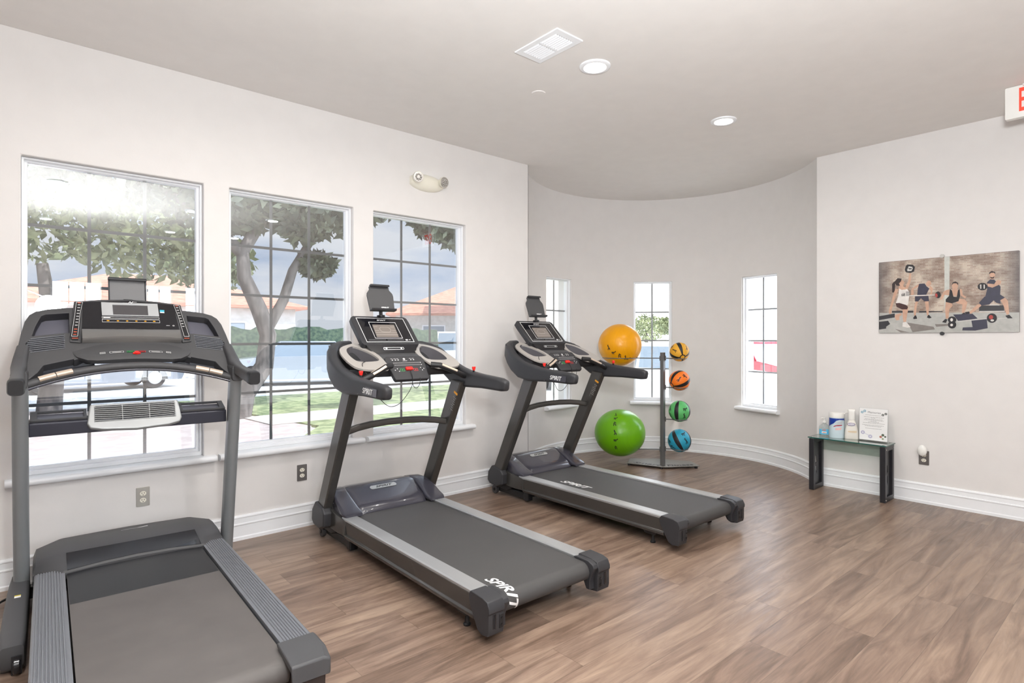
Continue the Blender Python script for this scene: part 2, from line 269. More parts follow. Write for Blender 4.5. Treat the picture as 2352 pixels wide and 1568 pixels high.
# ------------------------------------------------------------------ things
def tag(o, label=None, cat=None, group=None, kind=None):
    if label: o['label'] = label
    if cat: o['category'] = cat
    if group: o['group'] = group
    if kind: o['kind'] = kind
    return o
def empty(name, loc=(0, 0, 0), rz=0, label=None, cat=None, group=None, kind=None):
    o = bpy.data.objects.new(name, None); o.empty_display_size = .1; COL.objects.link(o); o.location = loc; o.rotation_euler = (0, 0, rz)
    return tag(o, label, cat, group, kind)
def copy_tree(o, parent=None):
    c = o.copy(); COL.objects.link(c)
    if parent: c.parent = parent
    for ch in list(o.children): copy_tree(ch, c)
    return c
def struct(o): o['kind'] = 'structure'; return o
POSTER = [["floor",[[0.004,0.285],[1.001,0.241],[1.0,-0.0],[0.0,-0.0]]],["col",[[0.503,1.004],[0.541,1.002],[0.537,0.274],[0.505,0.275]]],["shadow",[[0.227,0.141],[0.425,0.078],[0.435,0.043],[0.268,0.007]]],["shadow",[[0.129,0.056],[0.197,0.024],[0.248,0.005],[0.176,0.004]]],["shadow",[[0.435,0.112],[0.584,0.115],[0.575,0.094],[0.444,0.077]]],["dark",[[0.106,0.309],[0.272,0.302],[0.272,0.275],[0.106,0.281]]],["dark",[[0.317,0.296],[0.49,0.284],[0.491,0.272],[0.317,0.273]]],["dark",[[0.744,0.341],[0.905,0.333],[0.905,0.26],[0.742,0.266]]],["lite",[[0.81,0.35],[0.876,0.344],[0.876,0.334],[0.81,0.339]]],["lite",[[0.744,0.272],[0.909,0.266],[0.909,0.252],[0.744,0.258]]],["dark",[[-0.001,0.238],[0.128,0.271],[0.128,0.216],[-0.001,0.182]]],["dark",[[-0.001,0.159],[0.075,0.171],[0.091,0.125],[0.059,0.088],[0.059,0.061],[-0.0,0.047]]],["skin",[[0.177,0.738],[0.196,0.722],[0.206,0.694],[0.196,0.668],[0.194,0.641],[0.173,0.652],[0.162,0.689]]],["hair",[[0.128,0.72],[0.151,0.763],[0.183,0.751],[0.178,0.715],[0.162,0.689],[0.168,0.652],[0.141,0.659],[0.133,0.692],[0.126,0.564],[0.108,0.566],[0.107,0.685],[0.12,0.712]]],["skin",[[0.214,0.639],[0.234,0.718],[0.243,0.816],[0.257,0.819],[0.255,0.734],[0.247,0.672],[0.23,0.601],[0.214,0.602]]],["skin",[[0.162,0.653],[0.194,0.645],[0.225,0.611],[0.24,0.564],[0.157,0.598]]],["white",[[0.163,0.616],[0.183,0.596],[0.209,0.598],[0.225,0.606],[0.245,0.555],[0.233,0.385],[0.215,0.381],[0.137,0.417],[0.158,0.525]]],["skin",[[0.136,0.618],[0.157,0.607],[0.142,0.527],[0.121,0.436],[0.104,0.327],[0.101,0.272],[0.085,0.263],[0.08,0.31],[0.105,0.456],[0.121,0.565]]],["skin",[[0.19,0.36],[0.233,0.358],[0.234,0.322],[0.226,0.25],[0.217,0.151],[0.196,0.151],[0.19,0.251]]],["maroon",[[0.135,0.413],[0.164,0.416],[0.215,0.386],[0.233,0.358],[0.226,0.322],[0.185,0.324],[0.143,0.362]]],["white",[[0.191,0.142],[0.217,0.151],[0.253,0.078],[0.227,0.069],[0.189,0.088]]],["skin",[[0.18,0.274],[0.133,0.257],[0.128,0.225],[0.139,0.175],[0.165,0.179],[0.165,0.229],[0.185,0.246]]],["black",[[0.228,0.942],[0.269,0.931],[0.286,0.9],[0.279,0.838],[0.254,0.822],[0.218,0.833],[0.207,0.866],[0.215,0.923]]],["lite",[[0.238,0.916],[0.266,0.903],[0.269,0.88],[0.259,0.848],[0.228,0.849],[0.226,0.872]]],["black",[[0.231,0.89],[0.261,0.884],[0.261,0.872],[0.244,0.87]]],["skin",[[0.369,0.668],[0.384,0.702],[0.403,0.695],[0.41,0.655],[0.394,0.622],[0.374,0.632]]],["skin",[[0.29,0.64],[0.317,0.665],[0.315,0.629],[0.275,0.597],[0.278,0.525],[0.256,0.509],[0.258,0.599]]],["skin",[[0.401,0.634],[0.42,0.593],[0.413,0.506],[0.397,0.507],[0.406,0.559],[0.391,0.587]]],["navy",[[0.317,0.665],[0.359,0.665],[0.374,0.624],[0.394,0.595],[0.37,0.509],[0.303,0.514],[0.308,0.603]]],["skin",[[0.291,0.435],[0.311,0.434],[0.299,0.354],[0.292,0.234],[0.277,0.235],[0.282,0.355]]],["skin",[[0.36,0.431],[0.387,0.429],[0.391,0.332],[0.388,0.231],[0.376,0.232],[0.368,0.333]]],["navy",[[0.286,0.498],[0.387,0.495],[0.392,0.424],[0.358,0.422],[0.331,0.468],[0.311,0.425],[0.286,0.428]]],["white",[[0.24,0.515],[0.433,0.509],[0.433,0.499],[0.24,0.504]]],["black",[[0.272,0.203],[0.287,0.239],[0.295,0.234],[0.303,0.192],[0.277,0.185]]],["black",[[0.376,0.205],[0.386,0.24],[0.393,0.237],[0.411,0.2],[0.393,0.192]]],["black",[[0.478,0.501],[0.476,0.482],[0.471,0.467],[0.463,0.459],[0.454,0.459],[0.445,0.468],[0.44,0.485],[0.437,0.504],[0.439,0.524],[0.445,0.539],[0.453,0.547],[0.462,0.547],[0.47,0.537],[0.476,0.521]]],["red",[[0.437,0.517],[0.449,0.525],[0.456,0.494],[0.45,0.464],[0.438,0.487]]],["skin",[[0.556,0.615],[0.565,0.657],[0.59,0.659],[0.602,0.619],[0.595,0.569],[0.577,0.541],[0.561,0.572]]],["hair",[[0.556,0.619],[0.562,0.656],[0.581,0.667],[0.599,0.649],[0.602,0.611],[0.59,0.642],[0.567,0.644]]],["skin",[[0.513,0.559],[0.543,0.569],[0.541,0.488],[0.504,0.499],[0.485,0.436],[0.471,0.437],[0.492,0.531]]],["skin",[[0.611,0.572],[0.627,0.558],[0.632,0.49],[0.658,0.458],[0.647,0.442],[0.618,0.482]]],["skin",[[0.513,0.413],[0.555,0.393],[0.562,0.35],[0.539,0.308],[0.533,0.184],[0.514,0.18],[0.508,0.301]]],["skin",[[0.582,0.396],[0.605,0.441],[0.645,0.43],[0.664,0.387],[0.655,0.312],[0.641,0.249],[0.626,0.254],[0.63,0.363],[0.596,0.378]]],["black",[[0.543,0.574],[0.559,0.547],[0.568,0.469],[0.591,0.463],[0.597,0.543],[0.611,0.568],[0.614,0.474],[0.603,0.407],[0.555,0.383],[0.513,0.404],[0.513,0.438],[0.536,0.48]]],["skin",[[0.556,0.564],[0.6,0.56],[0.593,0.48],[0.566,0.478]]],["black",[[0.486,0.138],[0.51,0.18],[0.525,0.172],[0.515,0.127]]],["black",[[0.623,0.237],[0.641,0.258],[0.659,0.236],[0.646,0.22]]],["skin",[[0.733,0.358],[0.767,0.352],[0.716,0.276],[0.686,0.235],[0.677,0.261]]],["skin",[[0.878,0.415],[0.909,0.429],[0.93,0.387],[0.938,0.227],[0.922,0.212],[0.901,0.333]]],["navy",[[0.78,0.454],[0.88,0.471],[0.911,0.429],[0.88,0.399],[0.884,0.354],[0.856,0.368],[0.839,0.401],[0.81,0.35],[0.759,0.34],[0.742,0.378]]],["skin",[[0.81,0.73],[0.821,0.753],[0.841,0.751],[0.848,0.717],[0.838,0.666],[0.819,0.668]]],["hair",[[0.81,0.73],[0.81,0.755],[0.825,0.773],[0.848,0.758],[0.85,0.725],[0.842,0.747],[0.821,0.749]]],["hair",[[0.815,0.701],[0.829,0.691],[0.844,0.702],[0.838,0.674],[0.821,0.676]]],["navy",[[0.796,0.633],[0.817,0.668],[0.842,0.661],[0.863,0.618],[0.883,0.568],[0.88,0.463],[0.784,0.45],[0.796,0.543]]],["black",[[0.798,0.578],[0.795,0.558],[0.786,0.542],[0.773,0.534],[0.759,0.535],[0.745,0.546],[0.736,0.563],[0.733,0.584],[0.736,0.605],[0.745,0.621],[0.758,0.629],[0.773,0.627],[0.786,0.617],[0.795,0.599]]],["lite",[[0.749,0.609],[0.758,0.608],[0.758,0.555],[0.75,0.555]]],["lite",[[0.773,0.607],[0.781,0.604],[0.781,0.553],[0.773,0.553]]],["skin",[[0.854,0.64],[0.867,0.658],[0.887,0.64],[0.883,0.6],[0.83,0.561],[0.8,0.58],[0.798,0.617],[0.842,0.604]]],["black",[[0.913,0.204],[0.938,0.215],[0.959,0.171],[0.926,0.17]]],["black",[[0.646,0.262],[0.677,0.269],[0.681,0.244],[0.659,0.226]]],["navy",[[0.565,0.235],[0.699,0.239],[0.734,0.176],[0.602,0.149]]],["navy",[[0.69,0.164],[0.794,0.17],[0.8,0.051],[0.717,0.022],[0.629,0.026],[0.633,0.064],[0.7,0.068]]],["black",[[0.588,0.166],[0.585,0.147],[0.577,0.132],[0.565,0.123],[0.552,0.123],[0.54,0.132],[0.531,0.148],[0.528,0.167],[0.531,0.186],[0.539,0.202],[0.551,0.21],[0.565,0.21],[0.577,0.201],[0.585,0.185]]],["black",[[0.588,0.102],[0.585,0.08],[0.577,0.062],[0.565,0.053],[0.552,0.053],[0.54,0.063],[0.532,0.08],[0.529,0.103],[0.531,0.125],[0.54,0.143],[0.552,0.153],[0.565,0.152],[0.577,0.142],[0.585,0.124]]],["white",[[0.565,0.166],[0.564,0.157],[0.561,0.149],[0.557,0.145],[0.553,0.145],[0.549,0.149],[0.546,0.157],[0.545,0.167],[0.546,0.176],[0.549,0.184],[0.553,0.188],[0.557,0.188],[0.561,0.184],[0.564,0.176]]],["white",[[0.565,0.098],[0.564,0.091],[0.562,0.085],[0.558,0.082],[0.553,0.082],[0.549,0.085],[0.546,0.091],[0.545,0.098],[0.546,0.106],[0.549,0.112],[0.553,0.115],[0.558,0.115],[0.562,0.112],[0.564,0.106]]],["lite",[[0.59,0.149],[0.802,0.178],[0.802,0.168],[0.59,0.136]]],["black",[[0.86,0.177],[0.857,0.151],[0.848,0.13],[0.835,0.119],[0.82,0.119],[0.807,0.131],[0.797,0.152],[0.794,0.178],[0.797,0.205],[0.806,0.225],[0.82,0.237],[0.834,0.236],[0.848,0.224],[0.857,0.203]]],["red",[[0.836,0.19],[0.834,0.178],[0.83,0.168],[0.824,0.163],[0.818,0.163],[0.812,0.169],[0.808,0.178],[0.806,0.19],[0.808,0.202],[0.812,0.212],[0.818,0.217],[0.824,0.217],[0.83,0.211],[0.834,0.202]]],["lite",[[0.841,0.149],[0.84,0.143],[0.837,0.139],[0.832,0.136],[0.827,0.136],[0.822,0.139],[0.819,0.144],[0.818,0.149],[0.819,0.155],[0.822,0.159],[0.827,0.162],[0.832,0.162],[0.837,0.159],[0.84,0.155]]],["lite",[[0.863,0.173],[0.926,0.179],[0.926,0.171],[0.863,0.163]]]]
# ------------------------------------------------------------------ palette
M_wall = mat('wall_paint', (224, 221, 219), .65, bump=.12, bscale=90, var=.004)
M_ceil = mat('ceiling_paint', (230, 227, 224), .8, bump=.1, bscale=60, var=.004)
M_trim = mat('white_trim_paint', (238, 240, 243), .32, var=.01)
M_floor = m_floor()
M_muntin = mat('veiled_muntin', (126, 127, 126), .5)  # grey lightened: the veil on the panes is put into the colour
M_glassT = m_glass('tinted_window_glass', (.64, .67, .70, 1), .24)
M_glassC = m_glass('clear_window_glass', (.97, .98, .98, 1), .05)
M_glassG = m_glass('green_table_glass', (.80, .93, .89, 1), .06)
M_glassEdge = mat('green_glass_edge', (30, 95, 85), .15, trans=.3)
M_black = mat('black_plastic', (30, 30, 32), .42, bump=.1, bscale=500)
M_dk = mat('charcoal_plastic', (50, 50, 53), .45, bump=.15, bscale=600, var=.02)
M_dk2 = mat('dark_textured_plastic', (71, 71, 73), .5, bump=.2, bscale=700, var=.02)
M_gloss = mat('gloss_black_plastic', (22, 22, 27), .16, coat=.4)
M_purple = mat('satin_slate_plastic', (60, 59, 68), .26, coat=.5, var=.02)
M_bronze = mat('bronze_powder_coat', (82, 80, 78), .22, metal=.5, var=.02)
M_silver = mat('brushed_silver_rail', (176, 177, 178), .36, metal=.55, bump=.1, bscale=60, stretch=(60, 1, 60))
M_belt = mat('rubber_running_belt', (70, 69, 69), .58, bump=.35, bscale=900, var=.05, vscale=5)
M_belt1 = mat('worn_running_belt', (92, 88, 86), .62, bump=.3, bscale=900, var=.08, vscale=6)
M_grayband = mat('warm_grey_plastic', (168, 163, 158), .38, var=.01)
M_steel = mat('bare_steel', (200, 198, 194), .25, metal=.9)
M_white = mat('white_plastic', (235, 234, 230), .4)
M_print = mat('white_print', (235, 235, 235), .5)
M_red = mat('red_plastic', (232, 40, 32), .35)
M_redp = mat('red_print', (215, 50, 48), .5)
M_green = mat('green_print', (60, 170, 90), .5)
M_orange = mat('orange_print', (232, 160, 40), .5)
M_screen = mat('screen_off', (78, 76, 78), .12, coat=.3)
M_scr2 = mat('screen_face', (128, 120, 114), .3)
M_gunm = mat('grey_powder_coat', (128, 131, 134), .38, metal=.35, var=.02)
M_rib = mat('grey_ribbed_plastic', (108, 110, 116), .36, var=.02)
M_navy = mat('navy_steel_bar', (40, 40, 50), .35, metal=.3)
M_silverp = mat('silver_plastic', (186, 188, 188), .32, metal=.4)
M_brass = mat('warm_sensor_plate', (214, 196, 178), .35, metal=.4)
M_lens = mat('lamp_lens', (255, 255, 255), .5, emit=(255, 250, 242), estr=9.)
M_cord = mat('black_cord', (25, 25, 26), .5)
M_plate = mat('steel_wall_plate', (178, 174, 166), .3, metal=.6)
M_plateD = mat('dark_wall_plate', (112, 108, 106), .35, metal=.4)
M_ivory = mat('ivory_plastic', (232, 228, 214), .35)

# ------------------------------------------------------------------ room shell
HC = 3.08; XL, XR, YB, YL = -3.0, 5.76, -4.2, 4.2
AC = V((4.96, 3.36)); AR = 1.38
a_start = math.degrees(math.atan2(YL - AC.y, -math.sqrt(AR ** 2 - (YL - AC.y) ** 2)))
a_end = math.degrees(math.atan2(-math.sqrt(AR ** 2 - (XR - AC.x) ** 2), XR - AC.x))
def arc(r, a0, a1, n): return [(AC.x + r * math.cos(R(a0 + (a1 - a0) * i / n)), AC.y + r * math.sin(R(a0 + (a1 - a0) * i / n))) for i in range(n + 1)]
def room_poly(off=0):
    pts = [(XL - off, YB - off), (XR + off, YB - off)]
    e = arc(AR + off, a_end, a_start, 60)
    if off: e = [(XR + off, AC.y - math.sqrt((AR + off) ** 2 - (XR + off - AC.x) ** 2))] + [p for p in e if p[0] > XR + off or p[1] > YL + off] + [(AC.x - math.sqrt((AR + off) ** 2 - (YL + off - AC.y) ** 2), YL + off)]
    return pts + e + [(XL - off, YL + off)]
b = MB(); b.plate(room_poly(.14), [], .12, ((0, 0, -.12), (1, 0, 0), (0, 1, 0), (0, 0, 1))); struct(b.build('floor', M_floor, smooth=0))
b = MB(); b.plate(room_poly(.14), [], .12, ((0, 0, HC), (1, 0, 0), (0, 1, 0), (0, 0, 1))); struct(b.build('ceiling', M_ceil, smooth=0))
WZ0, WZ1 = .60, 2.39
LW = [(.053, .969), (1.126, 2.022), (2.193, 3.103)]
xl_end = AC.x - math.sqrt(AR ** 2 - (YL - AC.y) ** 2)
b = MB(); b.plate(rect(XL, 0, xl_end, HC), [rect(a, WZ0 - .04, c, WZ1) for a, c in LW], .14, ((0, YL + .14, 0), (1, 0, 0), (0, 0, 1), (0, -1, 0))); struct(b.build('wall_left', M_wall, smooth=0, bevel=.006))
yr_end = AC.y - math.sqrt(AR ** 2 - (XR - AC.x) ** 2)
b = MB(); b.plate(rect(YB, 0, yr_end, HC), [], .14, ((XR, 0, 0), (0, 1, 0), (0, 0, 1), (1, 0, 0))); struct(b.build('wall_right', M_wall, smooth=0))
BW = [(.55, 1.30), (1.78, 2.42), (2.62, 3.40)]
b = MB(); b.plate(rect(XL, 0, XR, HC), [rect(a, WZ0 - .04, c, 2.40) for a, c in BW], .14, ((0, YB, 0), (1, 0, 0), (0, 0, 1), (0, -1, 0))); struct(b.build('wall_back', M_wall, smooth=0))
b = MB(); b.plate(rect(YB, 0, YL, HC), [], .14, ((XL, 0, 0), (0, 1, 0), (0, 0, 1), (-1, 0, 0))); struct(b.build('wall_side', M_wall, smooth=0))
# curved alcove wall with three tall openings
AW = [95.6, 40.7, -13.0]; HW = .232; AZ0, AZ1, RO = .60, 2.075, AR + .2
b = MB(); hin = math.degrees(math.asin(HW / AR)); hout = math.degrees(math.asin(HW / RO))
def apt(r, a, z): return (AC.x + r * math.cos(R(a)), AC.y + r * math.sin(R(a)), z)
def segs(r, hw_):
    cuts = [a_end if r == AR else math.degrees(math.atan2(-math.sqrt(RO ** 2 - (XR + .08 - AC.x) ** 2), XR + .08 - AC.x))]; out = []
    for a in sorted(AW): cuts += [a - hw_, a + hw_]
    cuts.append(a_start if r == AR else math.degrees(math.atan2(YL + .08 - AC.y, -math.sqrt(RO ** 2 - (YL + .08 - AC.y) ** 2))))
    return cuts
for r, hw_, flip in ((AR, hin, 0), (RO, hout, 1)):
    c = segs(r, hw_)
    for i in range(len(c) - 1):
        n = max(2, int((c[i + 1] - c[i]) / 2.2)); win = i % 2 == 1
        for z0, z1 in (((0, AZ0 - .04), (AZ1, HC)) if win else ((0, AZ0 - .04), (AZ0 - .04, AZ1), (AZ1, HC))):
            if not win and z0 == 0: pass
            for j in range(n):
                p, q = c[i] + (c[i + 1] - c[i]) * j / n, c[i] + (c[i + 1] - c[i]) * (j + 1) / n
                b.quad(apt(r, p, z0), apt(r, q, z0), apt(r, q, z1), apt(r, p, z1))
for a in AW:
    for s in (-1, 1): b.quad(apt(AR, a + s * hin, AZ0 - .04), apt(RO, a + s * hout, AZ0 - .04), apt(RO, a + s * hout, AZ1), apt(AR, a + s * hin, AZ1))
    n = 8
    for z in (AZ0 - .04, AZ1):
        for j in range(n):
            t0, t1 = -1 + 2 * j / n, -1 + 2 * (j + 1) / n
            b.quad(apt(AR, a + t0 * hin, z), apt(AR, a + t1 * hin, z), apt(RO, a + t1 * hout, z), apt(RO, a + t0 * hout, z))
bmesh.ops.remove_doubles(b.bm, verts=b.bm.verts, dist=1e-4)
struct(b.build('wall_alcove', M_wall, smooth=30, recalc=False))
# baseboards
BP = [(.022, 0), (.022, .020), (.017, .024), (.015, .026), (.015, .098), (.019, .102), (.020, .108), (.018, .112), (.0125, .114), (.0115, .146), (.0145, .150), (.0145, .156), (.009, .167), (-.004, .167), (-.004, 0)]
def baseboard(name, pts, ns):
    b = MB(); b.loft([[V((p[0] + n[0] * d, p[1] + n[1] * d, z)) for d, z in BP] for p, n in zip(pts, ns)]); return struct(b.build(name, M_trim, smooth=18))
baseboard('baseboard_left', [(XL, YL), (xl_end + .01, YL)], [(0, -1)] * 2)
baseboard('baseboard_right', [(XR, YB), (XR, yr_end + .01)], [(-1, 0)] * 2)
baseboard('baseboard_back', [(XL, YB), (XR, YB)], [(0, 1)] * 2)
pa = arc(AR, a_end + .3, a_start - .3, 70); baseboard('baseboard_alcove', pa, [((AC.x - p[0]) / AR, (AC.y - p[1]) / AR) for p in pa])

# windows: frame mesh on top, sill / muntin grid / pane as parts
def window(name, o, ux, nn, w, z0, z1, depth, cols, rows, gm, hwid=None, sill_out=.045, ear=.07, mw=.018, curve=False):
    """o = centre of the opening on the room face, ux along wall, nn = towards outside"""
    ux, nn = V(ux), V(nn); o = V(o); up = V((0, 0, 1)); h = w / 2
    fr = (o + nn * (depth - .03), ux, up, nn); b = MB()
    fw = .028
    b.plate(rect(-h, z0, h, z1), [rect(-h + fw, z0 + .042, h - fw, z1 - fw * .8)], .05, fr)
    b.plate(rect(-h, z0, h, z1), [rect(-h + .012, z0 + .026, h - .012, z1 - .012)], .03, (o + nn * (depth - .06), ux, up, nn))
    f = b.build(name, M_trim, smooth=0, bevel=.003); struct(f)
    b = MB(); n = 9; pr = []
    for i in range(n):
        a = R(-90 + 180 * i / (n - 1)); pr.append((-sill_out - .019 * math.cos(a) + .0, z0 - .02 + .02 * math.sin(a)))
    prof = pr + [(depth - .03, z0), (depth - .03, z0 - .04)]
    e = h + ear
    b.prism([o - ux * e + nn * d + up * z for d, z in prof if d <= 0.0] + [o - ux * e + nn * .0 + up * z0, o - ux * e + nn * .0 + up * (z0 - .04)], ux * 2 * e)
    b.prism([o - ux * (h - .001) + nn * d + up * z for d, z in ((-.001, z0), (-.001, z0 - .04), (depth - .02, z0 - .04), (depth - .02, z0))], ux * (2 * h - .002))
    b.build('window_sill', M_trim, f, smooth=40)
    gw, gz0, gz1 = h - fw, z0 + .042, z1 - fw * .8
    b = MB(); dd = depth + .004
    for i in range(1, cols):
        x = -gw + 2 * gw * i / cols; b.plate(rect(x - mw / 2, gz0, x + mw / 2, gz1), [], .008, (o + nn * dd, ux, up, nn))
    for i in range(1, rows):
        z = gz0 + (gz1 - gz0) * i / rows; b.plate(rect(-gw, z - mw / 2, gw, z + mw / 2), [], .008, (o + nn * (dd + .0005), ux, up, nn))
    b.build('muntin_grid', M_muntin if gm is M_glassT else mat('light_muntin', (150, 152, 154), .5), f, smooth=0)
    b = MB(); b.quad(*[o + nn * (depth - .002) + ux * x + up * z for x, z in rect(-gw - .004, gz0 - .004, gw + .004, gz1 + .004)]); b.build('pane', gm, f, smooth=0)
    return f
for i, (a, c) in enumerate(LW): window('window_%d' % (i + 1), ((a + c) / 2, YL, 0), (1, 0, 0), (0, 1, 0), c - a - .002, WZ0, WZ1 - .001, .10, 3, 5, M_glassT)
for i, a in enumerate(AW):
    n = V((math.cos(R(a)), math.sin(R(a)), 0)); u = V((-n.y, n.x, 0)); o = V((AC.x, AC.y, 0)) + n * (AR * math.cos(R(hin)))
    window('window_%d' % (i + 4), o, u, n, 2 * HW - .002, AZ0, AZ1 - .001, .075, 2, 4, M_glassC, ear=.045, sill_out=.055)
for i, (a, c) in enumerate(BW): window('window_%d' % (i + 7), ((a + c) / 2, YB, 0), (1, 0, 0), (0, -1, 0), c - a - .002, WZ0, 2.399, .10, 3, 5, M_glassC)

# ------------------------------------------------------------------ ceiling fittings
def downlight(x, y, label, pw=1., first=[None]):
    g = 'round recessed ceiling lights'
    if first[0] is None:
        t = empty('ceiling_light', (x, y, HC)); b = MB()
        b.lathe([(.062, -.002), (.072, -.011), (.088, -.012), (.096, -.008), (.098, .0), (.062, .0)], n=40); b.build('trim_ring', M_trim, t)
        b = MB(); b.lathe([(.001, -.010), (.062, -.010), (.070, -.006), (.001, -.006)], n=36); b.build('lens', M_lens, t)
        first[0] = t
    else: t = copy_tree(first[0]); t.location = (x, y, HC)
    tag(t, label, 'ceiling light', g)
    l = bpy.data.lights.new('lamp', 'AREA'); l.shape = 'DISK'; l.size = .13; l.energy = LAMP_W * pw; l.color = (1, .955, .90); l.spread = R(170)
    lo = bpy.data.objects.new('lamp', l); COL.objects.link(lo); lo.location = (x, y, HC - .014)
LAMP_W = 13.
downlight(2.78, 2.402, 'lit round recessed ceiling light beside the air vent, nearer of the two in view', 1.1)
downlight(4.235, 2.339, 'lit round recessed ceiling light near the curved alcove, farther of the two in view', .6)
downlight(1.86, -.05, 'lit round ceiling light seen as the large reflection high in the left window', 1.0)
downlight(2.89, .0, 'lit round ceiling light seen only as a reflection in the middle window', .8)
downlight(1.95, -1.96, 'lit round ceiling light seen as the smaller reflection in the left window')
downlight(2.89, -1.9, 'lit round ceiling light at the back, reflected at the left edge of the middle window')
downlight(.4, .6, 'lit round ceiling light over the near end of the room', 1.2)
downlight(1.33, 2.40, 'added round ceiling light out of view just above the frame between the left and middle treadmills', 1.4)  # unseen lamp added to brighten the floor and lower left wall
downlight(-.12, 2.40, 'added round ceiling light out of view above the frame over the left treadmill', .9)  # second added lamp out of view, for more light around the left treadmill
downlight(.4, -1.95, 'lit round ceiling light over the back left of the room')
# vent
v = empty('ceiling_vent', (2.38, 2.415, HC), 0, 'white rectangular ceiling air vent with two rows of slats', 'vent')
b = MB(); hx, hy = .105, .178
b.plate(rect(-hx, -hy, hx, hy), [rect(-.072, -.135, .072, -.008), rect(-.072, .008, .072, .135)], -.008); b.build('vent_frame', M_trim, v, smooth=0, bevel=.002)
b = MB(); b.box(-.08, .08, -.14, .14, -.0015, -.0005); b.build('vent_backing', mat('vent_dark', (90, 80, 74), .8), v, smooth=0)
for y0, y1 in ((-.133, -.010), (.010, .133)):
    b = MB()
    for i in range(8):
        x = -.063 + .018 * i; b.prism([(x - .007, y0, -.003), (x + .005, y0, -.011), (x + .007, y0, -.010), (x - .005, y0, -.002)], (0, y1 - y0, 0))
    b.build('louvre_bank', M_trim, v, smooth=0)
b = MB(); b.lathe([(.001, -.006), (.045, -.005), (.05, 0), (.001, 0)], n=32); tag(b.build('cover_plate', M_ceil, None, loc=(2.789, 2.924, HC)), 'small flat round white cover plate on the ceiling beyond the vent', 'cover plate')
# exit sign
e = empty('exit_sign', (5.145, .603, HC), R(0), 'white exit sign with red letters hanging from the ceiling at the right edge', 'exit sign')
b = MB(); b.plate(rrect(.345, .215, .008), [], .045, ((0, 0, -.1095), (0, -1, 0), (0, 0, 1), (1, 0, 0))); b.build('housing', M_white, e, smooth=0, bevel=.003)
b = MB(); b.box(-.02, .05, -.08, .08, -.012, 0); b.build('canopy', M_white, e, bevel=.003)
b = MB(); b.text('EXIT', ((-.001, 0, -.108), (0, -1, 0), (0, 0, 1), (-1, 0, 0)), .222, .002, 0, .46, .012); b.build('exit_lettering', mat('exit_red', (238, 70, 52), .4, emit=(240, 70, 50), estr=.35), e, smooth=0)
# emergency light on the wall
e = empty('emergency_light', (2.683, YL, 2.69), 0, 'cream twin-head emergency light high on the wall above the third window', 'emergency light')
b = MB(); secs = []
for t in [i / 12 for i in range(13)]:
    x = -.16 + .32 * t; hh = .072 * math.sqrt(max(0, 1 - ((t - .5) * 2) ** 2 * .82)); dp = .055 * math.sqrt(max(0, 1 - ((t - .5) * 2) ** 2 * .7))
    secs.append([V((x, -dp * math.sin(a) if a <= math.pi else 0, hh * math.cos(a))) for a in [math.pi * k / 10 for k in range(11)]])
b.loft(secs, closed=True); b.build('housing', M_ivory, e, smooth=60)
for s, z in ((-1, .018), (1, .018)):
    b = MB(); c = V((s * .125, -.06, z)); d = V((s * .18, -1, -.1)).normalized(); b.tube([c + d * -.03, c, c + d * .028], [.022, .042, .047], 24); hd = b.build('lamp_head', M_ivory, e)
    b = MB(); b.tube([c + d * .0285, c + d * .034], [.045, .042], 24)
    for k in range(8):
        a = k * math.pi / 4; u1 = V((1, s * .18, 0)).normalized(); u2 = V((0, 0, 1)); b.sphere(c + d * .034 + u1 * math.cos(a) * .022 + u2 * math.sin(a) * .022, .009, 8, 6)
    b.build('reflector', M_steel, hd)
# outlets
def outlet(name, o, ux, nn, label, pm, night=False):
    e = empty(name, (0, 0, 0), 0, label, 'outlet'); e.location = o; ux, nn = V(ux), V(nn); up = V((0, 0, 1))
    b = MB(); b.plate(rrect(.0715, .117, .004), [], .006, ((0, 0, 0), ux, up, nn)); b.build('wall_plate', pm, e, smooth=0, bevel=.0015)
    for z in (.0205, -.0205):
        b = MB(); b.mi = 0; b.plate([(x, y * .82) for x, y in circ(0, 0, .0172, 24)], [], .003, (nn * .0055 + up * z, ux, up, nn)); b.mi = 1
        for x, hh in ((-.0065, .009), (.0065, .0075)): b.plate(rect(x - .0013, -hh / 2 + .003, x + .0013, hh / 2 + .003), [], .0006, (nn * .0085 + up * z, ux, up, nn))
        b.plate(circ(0, -.0085, .0026, 10), [], .0006, (nn * .0085 + up * z, ux, up, nn)); b.build('socket', [M_ivory, M_black], e, smooth=0)
    return e
outlet('wall_outlet', (.628, YL, .394), (1, 0, 0), (0, -1, 0), 'brushed steel double wall outlet below the large left window', M_plate)
outlet('wall_outlet', (1.618, YL, .392), (1, 0, 0), (0, -1, 0), 'dark-plated double wall outlet below the middle window', M_plateD)
outlet('wall_outlet', (XR, 1.388, .378), (0, -1, 0), (-1, 0, 0), 'dark-plated wall outlet on the right wall behind a white plug-in', M_plateD)
e = empty('air_freshener', (XR - .007, 1.392, .43), 0, 'white plug-in air freshener in the outlet right of the glass table', 'air freshener')
b = MB(); b.sphere((-.032, 0, .012), .034, 24, 16, (.62, 1, 1.35)); b.build('body', M_white, e)
b = MB(); b.box(-.022, .0, -.022, .022, -.034, .0); b.build('plug_base', M_ivory, e, bevel=.005)
